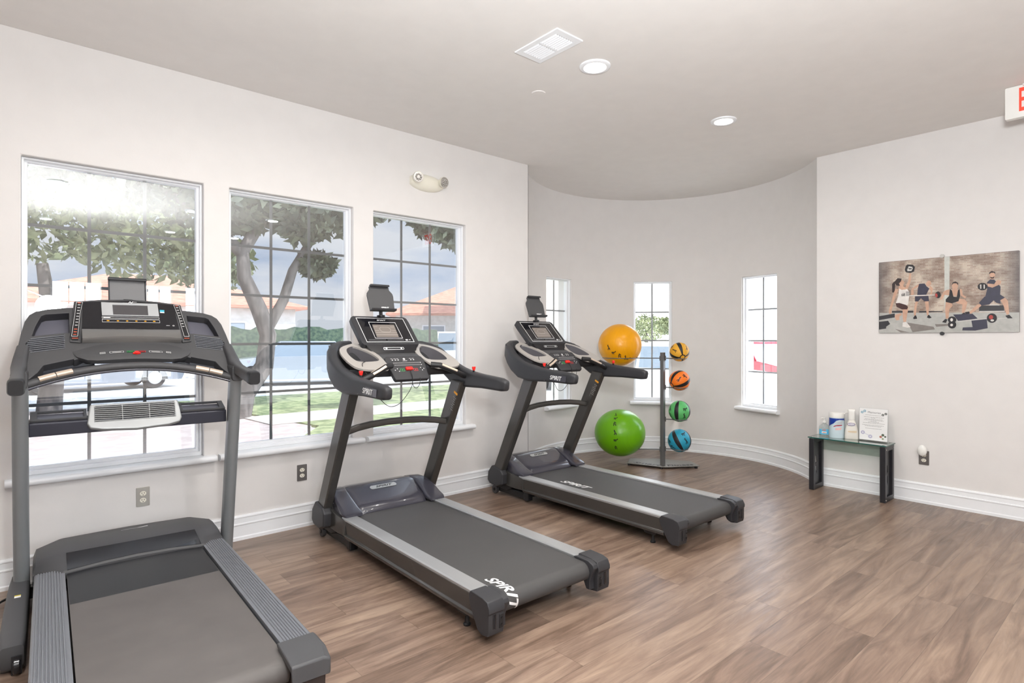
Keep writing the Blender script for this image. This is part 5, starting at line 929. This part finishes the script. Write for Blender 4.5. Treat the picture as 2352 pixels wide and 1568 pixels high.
def wrap(b, r0, z0, z1, a0, a1, sq=1., n=14, r1=None):
    rows = []
    for z, r_ in ((z0, r0), (z1, r1 or r0)):
        rows.append([b.bm.verts.new(fc * math.cos(R(a0 + (a1 - a0) * i / n)) * r_ * sq + fcu * math.sin(R(a0 + (a1 - a0) * i / n)) * r_ + V((0, 0, z))) for i in range(n + 1)])
    for i in range(n): b.f([rows[0][i], rows[0][i + 1], rows[1][i + 1], rows[1][i]])
M_cy = mat('label_blue', (92, 178, 214), .4); M_lr = mat('label_orange_red', (214, 110, 84), .4)
b = MB(); b.mi = 0; wrap(b, .0458, .016, .064, -62, 50, .64); b.mi = 1; wrap(b, .0464, .028, .042, -26, 22, .64); b.mi = 2; wrap(b, .0468, .030, .036, -20, 16, .64); wrap(b, .0466, .052, .060, -22, 16, .64); b.build('label', [M_cy, M_print, M_lr], e, smooth=60)
# wipes canister
e = empty('wipes_canister', (5.657, 2.025, ZT), 0, 'white and blue canister of cleaning wipes between the pump bottle and the spray bottle', 'canister')
b = MB(); b.lathe([(.001, 0), (.058, 0), (.062, .006), (.061, .10), (.058, .185), (.050, .190), (.001, .190)], n=40); b.build('canister_body', mat('pale_label', (206, 224, 232), .35), e, smooth=50)
b = MB(); b.lathe([(.056, .182), (.061, .182), (.061, .222), (.058, .226), (.001, .227), (.001, .2)], n=40); b.build('lid', M_white, e, smooth=50)
M_bl = mat('label_deep_blue', (20, 56, 150), .35)
def wr(th_, z, r_=.0615): return V((0, 0, z)) + (fc * math.cos(R(th_)) + fcu * math.sin(R(th_))) * (r_ + .0012)
def wpatch(b, pts):
    # pts in (deg, z) ; subdivide into a fan of narrow strips
    b2 = bmesh.new(); vv = [b2.verts.new((x, z * 1000, 0)) for x, z in pts]; b2.faces.new(vv)
    for k in range(-90, 91, 8): bmesh.ops.bisect_plane(b2, geom=b2.verts[:] + b2.edges[:] + b2.faces[:], plane_co=(k, 0, 0), plane_no=(1, 0, 0))
    mp = {v_: b.bm.verts.new(wr(v_.co.x, v_.co.y / 1000, .0615 - (.0025 if v_.co.y > 120 else 0) * (v_.co.y - 120) / 60)) for v_ in b2.verts}
    for f_ in b2.faces: b.f([mp[v_] for v_ in f_.verts])
    b2.free()
b = MB(); b.mi = 0; wpatch(b, [(-88, .176), (88, .176), (88, .150), (60, .162), (20, .165), (-5, .155), (-25, .130), (-50, .115), (-88, .09)]); b.build('blue_label', [M_bl], e, smooth=60)
b = MB(); b.mi = 0; b.text('Lysol', ((0, 0, 0), (1, 0, 0), (0, 1, 0), (0, 0, 1)), 1, .0006, .3, 1., .02, fn=lambda x, y, z: wr(14 + x * 26, .138 + y * .038 + x * .006, .0625)); b.mi = 1; b.text('Lysol', ((0, 0, 0), (1, 0, 0), (0, 1, 0), (0, 0, 1)), 1, .0006, .3, 1., .0, fn=lambda x, y, z: wr(14 + x * 26, .138 + y * .038 + x * .006, .0629)); b.build('brand_lettering', [M_black, M_print], e, smooth=0)
b = MB(); wpatch(b, [(-28, .098), (-5, .108), (38, .113), (44, .122), (0, .118), (-20, .110)]); b.build('red_swoosh', mat('label_crimson', (170, 36, 60), .4), e, smooth=60)
b = MB(); wpatch(b, [(-12, .072), (30, .076), (36, .098), (-10, .092)]); b.build('peach_patch', mat('label_peach', (232, 190, 186), .4), e, smooth=60)
# spray bottle
e = empty('spray_bottle', (5.672, 1.908, ZT), 0, 'white trigger spray bottle with an oval purple label standing beside the notice', 'spray bottle')
b = MB(); secs = []
for z, w, d in ((0, .052, .026), (.006, .056, .030), (.05, .054, .030), (.10, .046, .028), (.135, .036, .024), (.16, .028, .02), (.172, .022, .018)):
    secs.append([fcu * x + fc * y + V((0, 0, z)) for x, y in rrect(2 * w, 2 * d, d * .7, 5)])
b.loft(secs); b.build('bottle', mat('ivory_bottle', (226, 222, 214), .4), e, smooth=50)
b = MB(); b.loft([[fcu * x + fc * y + V((0, 0, z)) for x, y in rrect(w, d, min(w, d) * .3, 4)] for z, w, d in ((.17, .050, .044), (.19, .052, .046), (.235, .052, .046), (.255, .062, .044), (.262, .056, .038))]); b.tube([fcu * -.02 + V((0, 0, .238)), fcu * -.045 + V((0, 0, .232)), fcu * -.058 + V((0, 0, .215))], [.006, .005, .004], 8); b.build('trigger_head', M_white, e, smooth=50)
b = MB(); fr = (fc * .0305 + V((0, 0, .132)) - fcu * .004, fcu, V((0, 0, 1)) + fc * -.12, fc); b.mi = 0; b.plate(circ(0, 0, .031, 24, .013), [circ(0, 0, .026, 24, .0085)], .0012, fr); b.mi = 1; b.plate(circ(0, 0, .026, 24, .0085), [], .001, fr); b.mi = 0; b.text('Clorox', (fr[0] + fc * .0012, fr[1], fr[2], fr[3]), .0125, .0006, .1, 1, .02); b.build('oval_label', [mat('label_purple', (84, 60, 120), .4), M_print], e, smooth=0)
b = MB(); b.plate([(-.030, -.006), (.0, -.010), (.034, -.010), (.040, .0), (.034, .009), (.0, .006), (-.028, .005)], [], .001, (fc * .0315 + V((0, 0, .068)), fcu, V((0, 0, 1)), fc)); b.build('scent_label', mat('label_tan', (222, 204, 176), .5), e, smooth=0)
# framed notice
e = empty('notice_sign', (5.652, 1.733, ZT), 0, 'white printed notice in a clear upright holder on the right end of the table', 'sign')
sn = V((-1, 0, .05)).normalized(); su = V((.05, 0, 1)).normalized(); sx_ = V((0, -1, 0))
b = MB(); b.plate(rect(-.114, 0, .114, .288), [], .003, (V((.006, 0, 0)), sx_, su, sn)); b.box(-.03, .05, -.114, .114, 0, .003); b.build('acrylic_holder', m_glass('acrylic', (.95, .96, .96, 1), .02), e, smooth=0)
pf = (V((.0055, 0, 0)) + sn * .0034, sx_, su, sn); b = MB(); b.plate(rect(-.108, .010, .108, .284), [], .0006, pf); pg = b.build('paper', M_print, e, smooth=0)
pf2 = (pf[0] + sn * .0008, sx_, su, sn); b = MB(); b.text('Memories', (pf2[0] + su * .250 + sx_ * .006, sx_, su, sn), .025, .0003, 0, 1., .0); b.build('heading', mat('grey_ink', (110, 106, 110), .6), pg, smooth=0)
b = MB(); random.seed(11)
for z, x0_, x1_ in ((.225, -.062, .062), (.208, -.072, .080), (.200, -.018, .018), (.191, -.066, .072), (.182, -.072, .078), (.173, -.022, .026), (.165, -.040, .044), (.156, -.080, .088), (.139, -.085, .08), (.130, -.065, .062), (.110, -.062, .064)):
    x = x0_
    while x < x1_: w = random.uniform(.006, .016); b.plate(rect(x, z, min(x + w, x1_), z + .0028), [], .0003, pf2); x += w + .003
b.build('notice_lines', mat('grey_ink2', (140, 138, 138), .6), pg, smooth=0)
b = MB()
for m_i, (x, z, r_) in enumerate([(-.088, .247, .011), (-.068, .259, .011), (.072, .236, .010), (.094, .247, .010), (-.08, .072, .016), (-.022, .042, .016), (.058, .048, .010), (.074, .064, .011), (.092, .052, .008), (.074, .032, .008)]):
    b.mi = 0 if m_i < 2 else 1 if m_i < 4 else 2 if m_i < 6 else (3, 4, 4, 5)[m_i - 6]; b.plate(circ(x, z, r_, 16), [circ(x, z, r_ * .35, 8)] if m_i < 6 else [], .0003, pf2)
b.mi = 2; b.plate([(-.07, .066), (-.034, .050), (-.033, .0525), (-.069, .0685)], [], .0003, pf2)
b.build('weight_pictures', [mat('ink_blue', (140, 176, 192), .6), mat('ink_charcoal', (84, 88, 84), .6), mat('ink_lilac', (186, 184, 206), .6), mat('ink_rust', (170, 110, 92), .6), mat('ink_moss', (90, 100, 84), .6), mat('ink_leaf', (150, 164, 130), .6)], pg, smooth=0)

# ------------------------------------------------------------------ poster
pe = empty('poster', (XR, 1.249, 1.727), 0, 'wide unframed photo poster of four people exercising before a brick wall', 'poster')
PW, PH = .936, .618
fr = (V((-.012, PW / 2, -PH / 2)), V((0, -1, 0)), V((0, 0, 1)), V((-1, 0, 0)))
b = MB(); b.plate(rrect(PW, PH, .008), [], .010, (V((-.002, 0, 0)), V((0, -1, 0)), V((0, 0, 1)), V((-1, 0, 0)))); b.build('mounting_board', mat('board_edge', (150, 145, 142), .5), pe, smooth=0)
def m_brickprint():
    m = bpy.data.materials.new('brick_wall_print'); m.use_nodes = True; nt = m.node_tree; N = nt.nodes; L_ = nt.links; bs_ = N['Principled BSDF']
    tc = N.new('ShaderNodeTexCoord'); sp = N.new('ShaderNodeSeparateXYZ'); L_.new(tc.outputs['Object'], sp.inputs[0]); cb = N.new('ShaderNodeCombineXYZ'); L_.new(sp.outputs[1], cb.inputs[0]); L_.new(sp.outputs[2], cb.inputs[1])
    br = N.new('ShaderNodeTexBrick'); br.inputs['Scale'].default_value = 1; br.inputs['Brick Width'].default_value = .042; br.inputs['Row Height'].default_value = .0135; br.inputs['Mortar Size'].default_value = .0018; br.inputs['Color1'].default_value = srgb(176, 156, 146); br.inputs['Color2'].default_value = srgb(206, 196, 186); br.inputs['Mortar'].default_value = srgb(206, 200, 190)
    L_.new(cb.outputs[0], br.inputs[0]); no = N.new('ShaderNodeTexNoise'); no.inputs['Scale'].default_value = 9; no.inputs['Detail'].default_value = 6; L_.new(tc.outputs['Object'], no.inputs[0])
    rp = N.new('ShaderNodeValToRGB'); rp.color_ramp.elements[0].position = .38; rp.color_ramp.elements[0].color = srgb(176, 160, 152); rp.color_ramp.elements[1].position = .62; rp.color_ramp.elements[1].color = srgb(250, 246, 238); L_.new(no.outputs[0], rp.inputs[0])
    mx = N.new('ShaderNodeMix'); mx.data_type = 'RGBA'; mx.blend_type = 'MULTIPLY'; mx.inputs[0].default_value = .9; L_.new(br.outputs[0], mx.inputs[6]); L_.new(rp.outputs[0], mx.inputs[7])
    ab = N.new('ShaderNodeMath'); ab.operation = 'ABSOLUTE'; L_.new(sp.outputs[1], ab.inputs[0]); mr = N.new('ShaderNodeMapRange'); mr.inputs[1].default_value = .33; mr.inputs[2].default_value = .47; mr.inputs[3].default_value = 0; mr.inputs[4].default_value = .8; L_.new(ab.outputs[0], mr.inputs[0])
    m2 = N.new('ShaderNodeMix'); m2.data_type = 'RGBA'; L_.new(mr.outputs[0], m2.inputs[0]); L_.new(mx.outputs[2], m2.inputs[6]); m2.inputs[7].default_value = srgb(84, 80, 84); L_.new(m2.outputs[2], bs_.inputs['Base Color']); bs_.inputs['Roughness'].default_value = .35
    return m
PM = {'floor': (176, 176, 172), 'col': (196, 198, 192), 'shadow': (128, 122, 118), 'dark': (58, 58, 62), 'lite': (196, 194, 190), 'skin': (196, 158, 136), 'hair': (56, 46, 46), 'white': (222, 218, 214), 'maroon': (72, 48, 48), 'black': (40, 38, 42), 'navy': (60, 60, 76), 'red': (170, 66, 62)}
pk = list(PM); ms = [m_brickprint()] + [mat('print_' + k, PM[k], .35, var=.10, vscale=26) for k in pk]
b = MB(); b.mi = 0; b.plate(rect(.002, .002, PW - .002, PH - .002), [], .0005, fr)
for i, (nm, pts) in enumerate(POSTER):
    b.mi = 1 + pk.index(nm); b.plate([(.002 + min(max(x, 0), 1) * (PW - .004), .002 + min(max(y, 0), 1) * (PH - .004)) for x, y in pts], [], .00015, (fr[0] + V((-.0006 - i * .000035, 0, 0)), fr[1], fr[2], fr[3]))
b.mi = 1 + pk.index('black'); b.text('68', (fr[0] + V((-.0036, -(.197 * PW), .525 * PH)), fr[1], fr[2], fr[3]), .034, .0002, 0, .8, .01)
for k in range(5): b.plate(rect(.218 * PW, (.512 + .013 * k) * PH, .247 * PW, (.512 + .013 * k) * PH + .003), [], .0002, (fr[0] + V((-.0036, 0, 0)), fr[1], fr[2], fr[3]))
b.build('printed_picture', ms, pe, smooth=0)
for z in (PH / 2 + .008, -PH / 2 - .006):
    b = MB(); b.cyl((-.012, .012, z), (1, 0, 0), .015, .018, 20); b.build('wall_clip', mat('clear_clip', (196, 194, 190), .2) if z > 0 else M_dk, pe)
# ------------------------------------------------------------------ outside; greens and roofs muted, painting in the bright haze over the view
GZ = -.16
M_grass = m_noise2('lawn', (120, 134, 96), (168, 176, 132), 6, .95, .6, 8)
M_ground = m_noise2('pale_ground', (216, 215, 213), (230, 229, 227), 3, .9, .2, 8)  # ground made near-white so it bounces sunlight up into the alcove
M_conc = m_noise2('concrete_path', (196, 190, 182), (214, 208, 200), 4, .9, .2, 8)
M_pav = m_noise2('pink_paving', (182, 168, 164), (198, 186, 182), 5, .9, .2, 6)  # pinkish paving, greyed to paint in the floor reflection on the panes
M_stucco = m_noise2('white_stucco', (236, 232, 224), (248, 244, 238), 4, .9, .2, 6)
M_stucco2 = m_noise2('cream_stucco', (208, 206, 200), (222, 220, 214), 4, .9, .2, 6)
M_tile = m_noise2('terracotta_roof', (190, 128, 108), (214, 156, 134), 3, .85, .5, 8, (1, 1, 6))
M_bark = m_noise2('bark', (84, 80, 78), (120, 114, 110), 9, .95, .8, 8, (1, 1, .3))
M_leaf = m_noise2('leaf_green', (58, 66, 54), (96, 104, 82), 3, .6, 0, 4)
M_leaf2 = m_noise2('leaf_pale_green', (104, 118, 86), (160, 168, 128), 3, .6, 0, 4)
M_hedge = m_noise2('hedge_green', (62, 80, 70), (92, 108, 88), 8, .9, .8, 8)
M_carglass = mat('car_glass', (142, 156, 170), .12, coat=.5)
M_tyre = mat('tyre_rubber', (36, 36, 38), .7)
b = MB(); b.quad((-60, -60, GZ), (90, -60, GZ), (90, 90, GZ), (-60, 90, GZ)); struct(b.build('ground', M_ground, smooth=0))
b = MB(); b.loft([[V((x, y, z)) for x, y in [(1.6, 4.36), (2.5, 7.5), (4.0, 9.6), (3.0, 15.5), (11.5, 15.5), (8.6, 9.5), (5.9, 5.9), (3.7, 4.65)]] for z in (GZ + .002, GZ + .05)]); tag(b.build('lawn', M_grass, smooth=0), 'green lawn outside the left windows with a tree on it', 'grass', kind='stuff')
b = MB(); b.loft([[V((x, y, z)) for x, y in [(-6, 4.36), (1.55, 4.36), (2.45, 7.6), (3.9, 9.7), (2.9, 15.4), (-6, 15.4)]] for z in (GZ + .001, GZ + .045)]); tag(b.build('paved_path', M_pav, smooth=0), 'pinkish paved path outside the large left window', 'path', kind='structure')
b = MB(); b.loft([[V((x, y, z)) for x, y in [(3.4, 10.2), (8.9, 10.4), (9.4, 11.7), (3.3, 11.5)]] for z in (GZ + .05, GZ + .06)]); tag(b.build('sidewalk', M_conc, smooth=0), 'pale concrete sidewalk crossing the lawn outside', 'sidewalk', kind='structure')
# trees
def leaf_cloud(b, blobs, n, size):
    for _ in range(n):
        c, r_ = random.choice(blobs); d = V((random.gauss(0, 1), random.gauss(0, 1), random.gauss(0, 1))).normalized() * r_ * random.random() ** .4; d.z *= .7
        p = V(c) + d; a = V((random.gauss(0, 1), random.gauss(0, 1), random.gauss(0, 1))).normalized(); q = a.cross(V((random.random(), random.random(), random.random()))).normalized(); s = size * random.uniform(.6, 1.3)
        b.f([b.bm.verts.new(p - a * s), b.bm.verts.new(p + q * s * .42), b.bm.verts.new(p + a * s), b.bm.verts.new(p - q * s * .42)])
random.seed(21)
te = empty('shade_tree', (3.72, 11.7, GZ), 0, 'tree with a thick curving trunk on the lawn outside the middle window', 'tree')
def TT(*p): return [V(q) for q in p]
b = MB(); b.tube(TT((-.5, -.1, 0), (-.32, -.05, .5), (.05, 0, 1.0), (.12, 0, 1.6), (-.05, 0, 2.1), (-.32, 0, 2.7), (-.35, .0, 3.2), (0, 0, 3.8), (.5, 0, 4.4)), [.26, .19, .17, .155, .15, .13, .12, .10, .08], 14)
b.tube(TT((.1, 0, 1.7), (.42, 0, 2.3), (.6, 0, 2.9), (.95, 0, 3.5), (1.6, 0, 4.2)), [.11, .10, .09, .08, .05], 12); b.tube(TT((-.3, 0, 3.1), (-1.0, .1, 3.8), (-1.8, .2, 4.3)), [.12, .09, .05], 10); b.build('trunk', M_bark, te, smooth=60)
b = MB(); leaf_cloud(b, [((-1.2, 0, 4.3), 1.1), ((0, .3, 4.9), 1.2), ((1.3, 0, 4.3), .9), ((.7, -.3, 3.9), .7), ((-2.3, .2, 4.6), 1.0), ((1.1, 0, 3.05), .38), ((2.3, .4, 4.7), .9), ((-.4, 0, 4.0), .7), ((-3.4, .4, 4.4), .9)], 6500, .13); b.build('crown', M_leaf, te, smooth=0, recalc=False)
te = empty('overhanging_tree', (6.6, 9.4, GZ), 0, 'dark leafy branches hanging at the top of the third window', 'tree')
b = MB(); b.tube(TT((3.6, 3, 0), (3.4, 2.6, 2.4), (2.6, 1.8, 4.2), (.8, .6, 4.1), (-.2, 0, 3.9)), [.25, .2, .14, .07, .03], 10); b.build('trunk', M_bark, te, smooth=60)
b = MB(); leaf_cloud(b, [((-.3, .2, 3.75), .42), ((.25, .2, 3.6), .38), ((-.7, 0, 3.95), .4), ((.6, .4, 3.85), .45), ((2.4, 1.6, 4.7), 1.2), ((3.6, 2.6, 5.2), 1.5)], 2200, .12); b.build('crown', M_leaf, te, smooth=0, recalc=False)
te = empty('bushy_tree', (.6, 14.6, GZ), 0, 'broad bushy tree outside the large left window', 'tree')
b = MB(); b.tube(TT((0, 0, 0), (.1, 0, 1.4), (-.1, 0, 3)), [.22, .18, .1], 10); b.build('trunk', M_bark, te, smooth=60)
b = MB(); leaf_cloud(b, [((-1.5, 0, 3.6), 1.4), ((0, 0, 4.0), 1.5), ((1.6, 0, 3.7), 1.4), ((-3, 0, 3.8), 1.4), ((2.9, 0, 3.3), 1.0), ((-.5, 0, 5), 1.2)], 5200, .14); b.build('crown', M_leaf2, te, smooth=0, recalc=False)
te = empty('small_tree', (21.5, 15.6, GZ), 0, 'pale green leafy tree seen through the centre alcove window', 'tree')
b = MB(); b.tube(TT((0, 0, 0), (.1, 0, 1.0), (0, 0, 1.8)), [.12, .1, .06], 10); b.build('trunk', M_bark, te, smooth=60)
b = MB(); leaf_cloud(b, [((0, 0, 2.0), .9), ((-.9, .7, 1.9), .8), ((.8, -.6, 2.1), .6)], 4200, .075); b.build('crown', M_leaf2, te, smooth=0, recalc=False)
# hedge
b = MB(); random.seed(5); secs = []
for i in range(30):
    x = i * .32; w = .55 + random.uniform(-.06, .06); h = 1.95 + random.uniform(-.08, .08); secs.append([V((x, -w, 0)), V((x, -w - .08, h * .5)), V((x, -w * .8, h)), V((x, w * .8, h + random.uniform(-.05, .05))), V((x, w, h * .5)), V((x, w, 0))])
b.loft(secs)
hg = b.build('hedge', M_hedge, None, smooth=60, loc=(5.6, 24.3, GZ)); hg.rotation_euler = (0, 0, R(-12)); tag(hg, 'long clipped green hedge behind the parked silver car', 'hedge')
# houses
def house(o, rz_, w, d, h, rh, label, mw):
    e = empty('house', o, rz_, label, 'house'); b = MB(); b.box(-w / 2, w / 2, 0, d, 0, h); wl = b.build('wall', mw, e, smooth=0)
    ov = .5; b = MB(); A = [V((-w / 2 - ov, -ov, h)), V((w / 2 + ov, -ov, h)), V((w / 2 + ov, d + ov, h)), V((-w / 2 - ov, d + ov, h))]; k = min(w, d) / 2 + ov
    r0, r1 = V((-w / 2 - ov + k, d / 2, h + rh)), V((w / 2 + ov - k, d / 2, h + rh)); vs_ = [b.bm.verts.new(p) for p in A + [r0, r1]]; vb = [b.bm.verts.new(p - V((0, 0, .12))) for p in A]
    for q in ((0, 1, 5, 4), (1, 2, 5), (2, 3, 4, 5), (3, 0, 4)): b.f([vs_[i] for i in q])
    for i in range(4): b.f([vb[i], vb[(i + 1) % 4], vs_[(i + 1) % 4], vs_[i]])
    b.f(vb[::-1]); b.build('roof', M_tile, e, smooth=0)
    n = max(1, int(w / 4))
    for i in range(n):
        x = -w / 2 + w * (i + .5) / n; b = MB(); b.plate(rect(x - .65, 1.0, x + .65, 2.3), [rect(x - .58, 1.07, x + .58, 2.23)], .06, ((0, 0, 0), (1, 0, 0), (0, 0, 1), (0, -1, 0))); wf = b.build('window', M_trim, e, smooth=0)
        b = MB(); b.plate(rect(x - .58, 1.07, x + .58, 2.23), [], .02, ((0, 0, 0), (1, 0, 0), (0, 0, 1), (0, -1, 0))); b.build('pane', M_carglass, wf, smooth=0)
    return e
house((19.9, 26.4, GZ), R(-35), 8.5, 8, 2.95, 2.1, 'low house with an orange tile roof seen through the third window', M_stucco2)
house((4.6, 27.5, GZ), R(-6), 11, 8, 3.0, 1.5, 'pale house with an orange roof edge, left of the hedge outside the middle window', M_stucco)
e = empty('apartment_building', (28, 14, GZ), R(-27), 'tall white stucco building filling the view beyond the alcove windows', 'building')
b = MB(); b.box(-12, 16, 0, 4, 0, 10.5); b.build('wall', M_stucco, e, smooth=0)
for x in (-9, -3, 3, 9):
    for z in (1.2, 4.6): b = MB(); b.plate(rect(x - .8, z, x + .8, z + 1.5), [], .05, ((0, 0, 0), (1, 0, 0), (0, 0, 1), (0, -1, 0))); b.build('window', mat('pale_blind', (226, 230, 236), .5), e, smooth=0)
# cars
def car(o, rz_, col, label, van=False, name='car'):
    e = empty(name, o, rz_, label, 'car'); mb = mat('car_paint_' + col[0], col[1], .25, metal=.2, coat=.6); W2 = .88
    def archd(cx_): return [(cx_ + .37 * math.cos(R(a)), .30 + .37 * math.sin(R(a))) for a in range(180, -1, -20)]
    body = [(-2.2, .30), (-2.25, .55), (-2.18, .82), (-1.5, .90 if not van else .95), (-1.0, .95), (1.35, .98), (2.0, .95), (2.2, .85), (2.22, .4), (2.15, .25)]
    body += [(1.75, .25)] + [(x, max(z, .25)) for x, z in archd(1.36)[::-1]] + [(.95, .22), (-1.0, .22)] + [(x, max(z, .25)) for x, z in archd(-1.38)[::-1]] + [(-1.9, .26)]
    # drop duplicate points
    q = []
    for p in body:
        if not q or math.hypot(p[0] - q[-1][0], p[1] - q[-1][1]) > .02: q.append(p)
    b = MB(); b.plate(q, [], 2 * W2, ((0, W2, 0), (1, 0, 0), (0, 0, 1), (0, -1, 0))); b.build('body', mb, e, smooth=0, bevel=.05, seg=3)
    top = 1.86 if van else 1.44; r0, r1 = (-1.35, 2.0) if van else (-.55, 1.15); a0, a1 = (-1.75, 2.15) if van else (-1.15, 1.75)
    b = MB(); b.loft([[V((x, y, z)) for x, y in [(a, -w), (c, -w), (c, w), (a, w)]] for a, c, w, z in ((a0, a1, W2 - .04, .93), (r0, r1, W2 - .2, top - .04), (r0 + .12, r1 - .12, W2 - .27, top))]); cab = b.build('cabin', M_carglass, e, smooth=0, bevel=.02)
    b = MB(); b.box(r0 - .02, r1 + .02, -W2 + .19, W2 - .19, top - .07, top + .008)
    for s in (-1, 1):
        for (xb, xt) in ((a0, r0), (a1, r1), ((a0 + a1) / 2, (r0 + r1) / 2)): b.tube([(xb, s * (W2 - .05), .93), (xt, s * (W2 - .20), top - .03)], .035, 6)
    b.build('roof_frame', mb, e, smooth=30, bevel=.015)
    for x in (-1.38, 1.36):
        for s in (-1, 1):
            b = MB(); b.lathe([(.001, -.1), (.22, -.1), (.31, -.09), (.325, -.03), (.325, .05), (.29, .09), (.2, .1), (.001, .1)], (x, s * (W2 - .09), .325), 28, 'y'); w = b.build('wheel', M_tyre, e, smooth=40)
            b = MB(); b.lathe([(.001, 0), (.2, 0), (.19, .015), (.001, .03)] if s > 0 else [(.001, -.03), (.19, -.015), (.2, 0), (.001, 0)], (x, s * (W2 + .012), .325), 24, 'y'); b.build('hub_cap', M_silverp, w, smooth=40)
    for s in (-1, 1):
        b = MB(); b.box(-2.26, -2.12, s * .62 - .16, s * .62 + .16, .6, .76); b.build('headlight', M_white, e, smooth=0, bevel=.02)
        b = MB(); b.box(2.12, 2.235, s * .64 - .16, s * .64 + .16, .66, .82); b.build('tail_light', M_red, e, smooth=0, bevel=.02)
    b = MB(); b.box(2.2, 2.245, -.26, .26, .45, .6); b.build('number_plate', M_white, e, smooth=0)
    return e
car((7.4, 19.6, GZ), R(-18), ('silver', (176, 184, 194)), 'silver car parked beyond the lawn outside the middle window')
car((1.9, 21.3, GZ), R(12), ('dark_silver', (130, 136, 146)), 'dark silver car at the left edge of the middle window view')
car((15.6, 24.0, GZ), R(-30), ('white', (240, 242, 244)), 'white van parked in front of the orange-roofed house', True, 'van')
car((10.2, 6.9, GZ), R(105), ('white', (240, 242, 244)), 'white car parked close outside the centre alcove window')
car((16.6, 8.1, GZ), R(60), ('red', (176, 40, 56)), 'red car parked outside the right alcove window')
car((13.6, 13.4, GZ), R(60), ('white', (240, 242, 244)), 'white car parked outside the left alcove window')

# ------------------------------------------------------------------ sun and sky
w = bpy.data.worlds.new('sky'); S.world = w; w.use_nodes = True; nt = w.node_tree; N = nt.nodes; L_ = nt.links
for x in list(N): N.remove(x)
out = N.new('ShaderNodeOutputWorld'); bg = N.new('ShaderNodeBackground'); tc = N.new('ShaderNodeTexCoord')
mp = N.new('ShaderNodeMapping'); mp.inputs['Scale'].default_value = (1.6, 1.6, 5); L_.new(tc.outputs['Generated'], mp.inputs[0])
no = N.new('ShaderNodeTexNoise'); no.inputs['Scale'].default_value = 2.2; no.inputs['Detail'].default_value = 8; no.inputs['Roughness'].default_value = .55; L_.new(mp.outputs[0], no.inputs[0])
rp = N.new('ShaderNodeValToRGB'); rp.color_ramp.elements[0].position = .40; rp.color_ramp.elements[0].color = (.50, .63, .84, 1); rp.color_ramp.elements[1].position = .60; rp.color_ramp.elements[1].color = (.92, .95, 1.0, 1); L_.new(no.outputs[0], rp.inputs[0]); L_.new(rp.outputs[0], bg.inputs[0])
dt = N.new('ShaderNodeVectorMath'); dt.operation = 'DOT_PRODUCT'; L_.new(tc.outputs['Generated'], dt.inputs[0]); dt.inputs[1].default_value = (.93, -.36, 0)
sm = N.new('ShaderNodeMapRange'); sm.interpolation_type = 'SMOOTHSTEP'; sm.inputs[1].default_value = .25; sm.inputs[2].default_value = .5; sm.inputs[3].default_value = 1.2; sm.inputs[4].default_value = 8.5; L_.new(dt.outputs['Value'], sm.inputs[0]); L_.new(sm.outputs[0], bg.inputs[1]); L_.new(bg.outputs[0], out.inputs[0])
sl = bpy.data.lights.new('sun', 'SUN'); sl.energy = 6.5; sl.angle = R(.6); sl.color = (1, .96, .9)
so_ = bpy.data.objects.new('sun', sl); COL.objects.link(so_); so_.location = (10, -10, 20)
so_.rotation_euler = V((-.22, 1.0, -1.35)).normalized().to_track_quat('-Z', 'Y').to_euler()

# the photographer's flash on its stand, left of the camera: it throws the arm shadows on the walls and lifts the ceiling
fl = bpy.data.lights.new('flash_lamp', 'POINT'); fl.energy = 95; fl.shadow_soft_size = .12; fl.color = (.95, .98, 1.0)
fb = bpy.data.lights.new('flash_head', 'AREA'); fb.shape = 'DISK'; fb.size = .3; fb.energy = 170; fb.color = (.94, .98, 1.0)
fbo = bpy.data.objects.new('flash_head', fb); COL.objects.link(fbo); fbo.location = (.3, -.05, 1.86); fbo.rotation_euler = V((.62, .12, 1.3)).normalized().to_track_quat('-Z', 'Y').to_euler()
fo_ = bpy.data.objects.new('flash_lamp', fl); COL.objects.link(fo_); fo_.location = (.35, .05, 1.75)
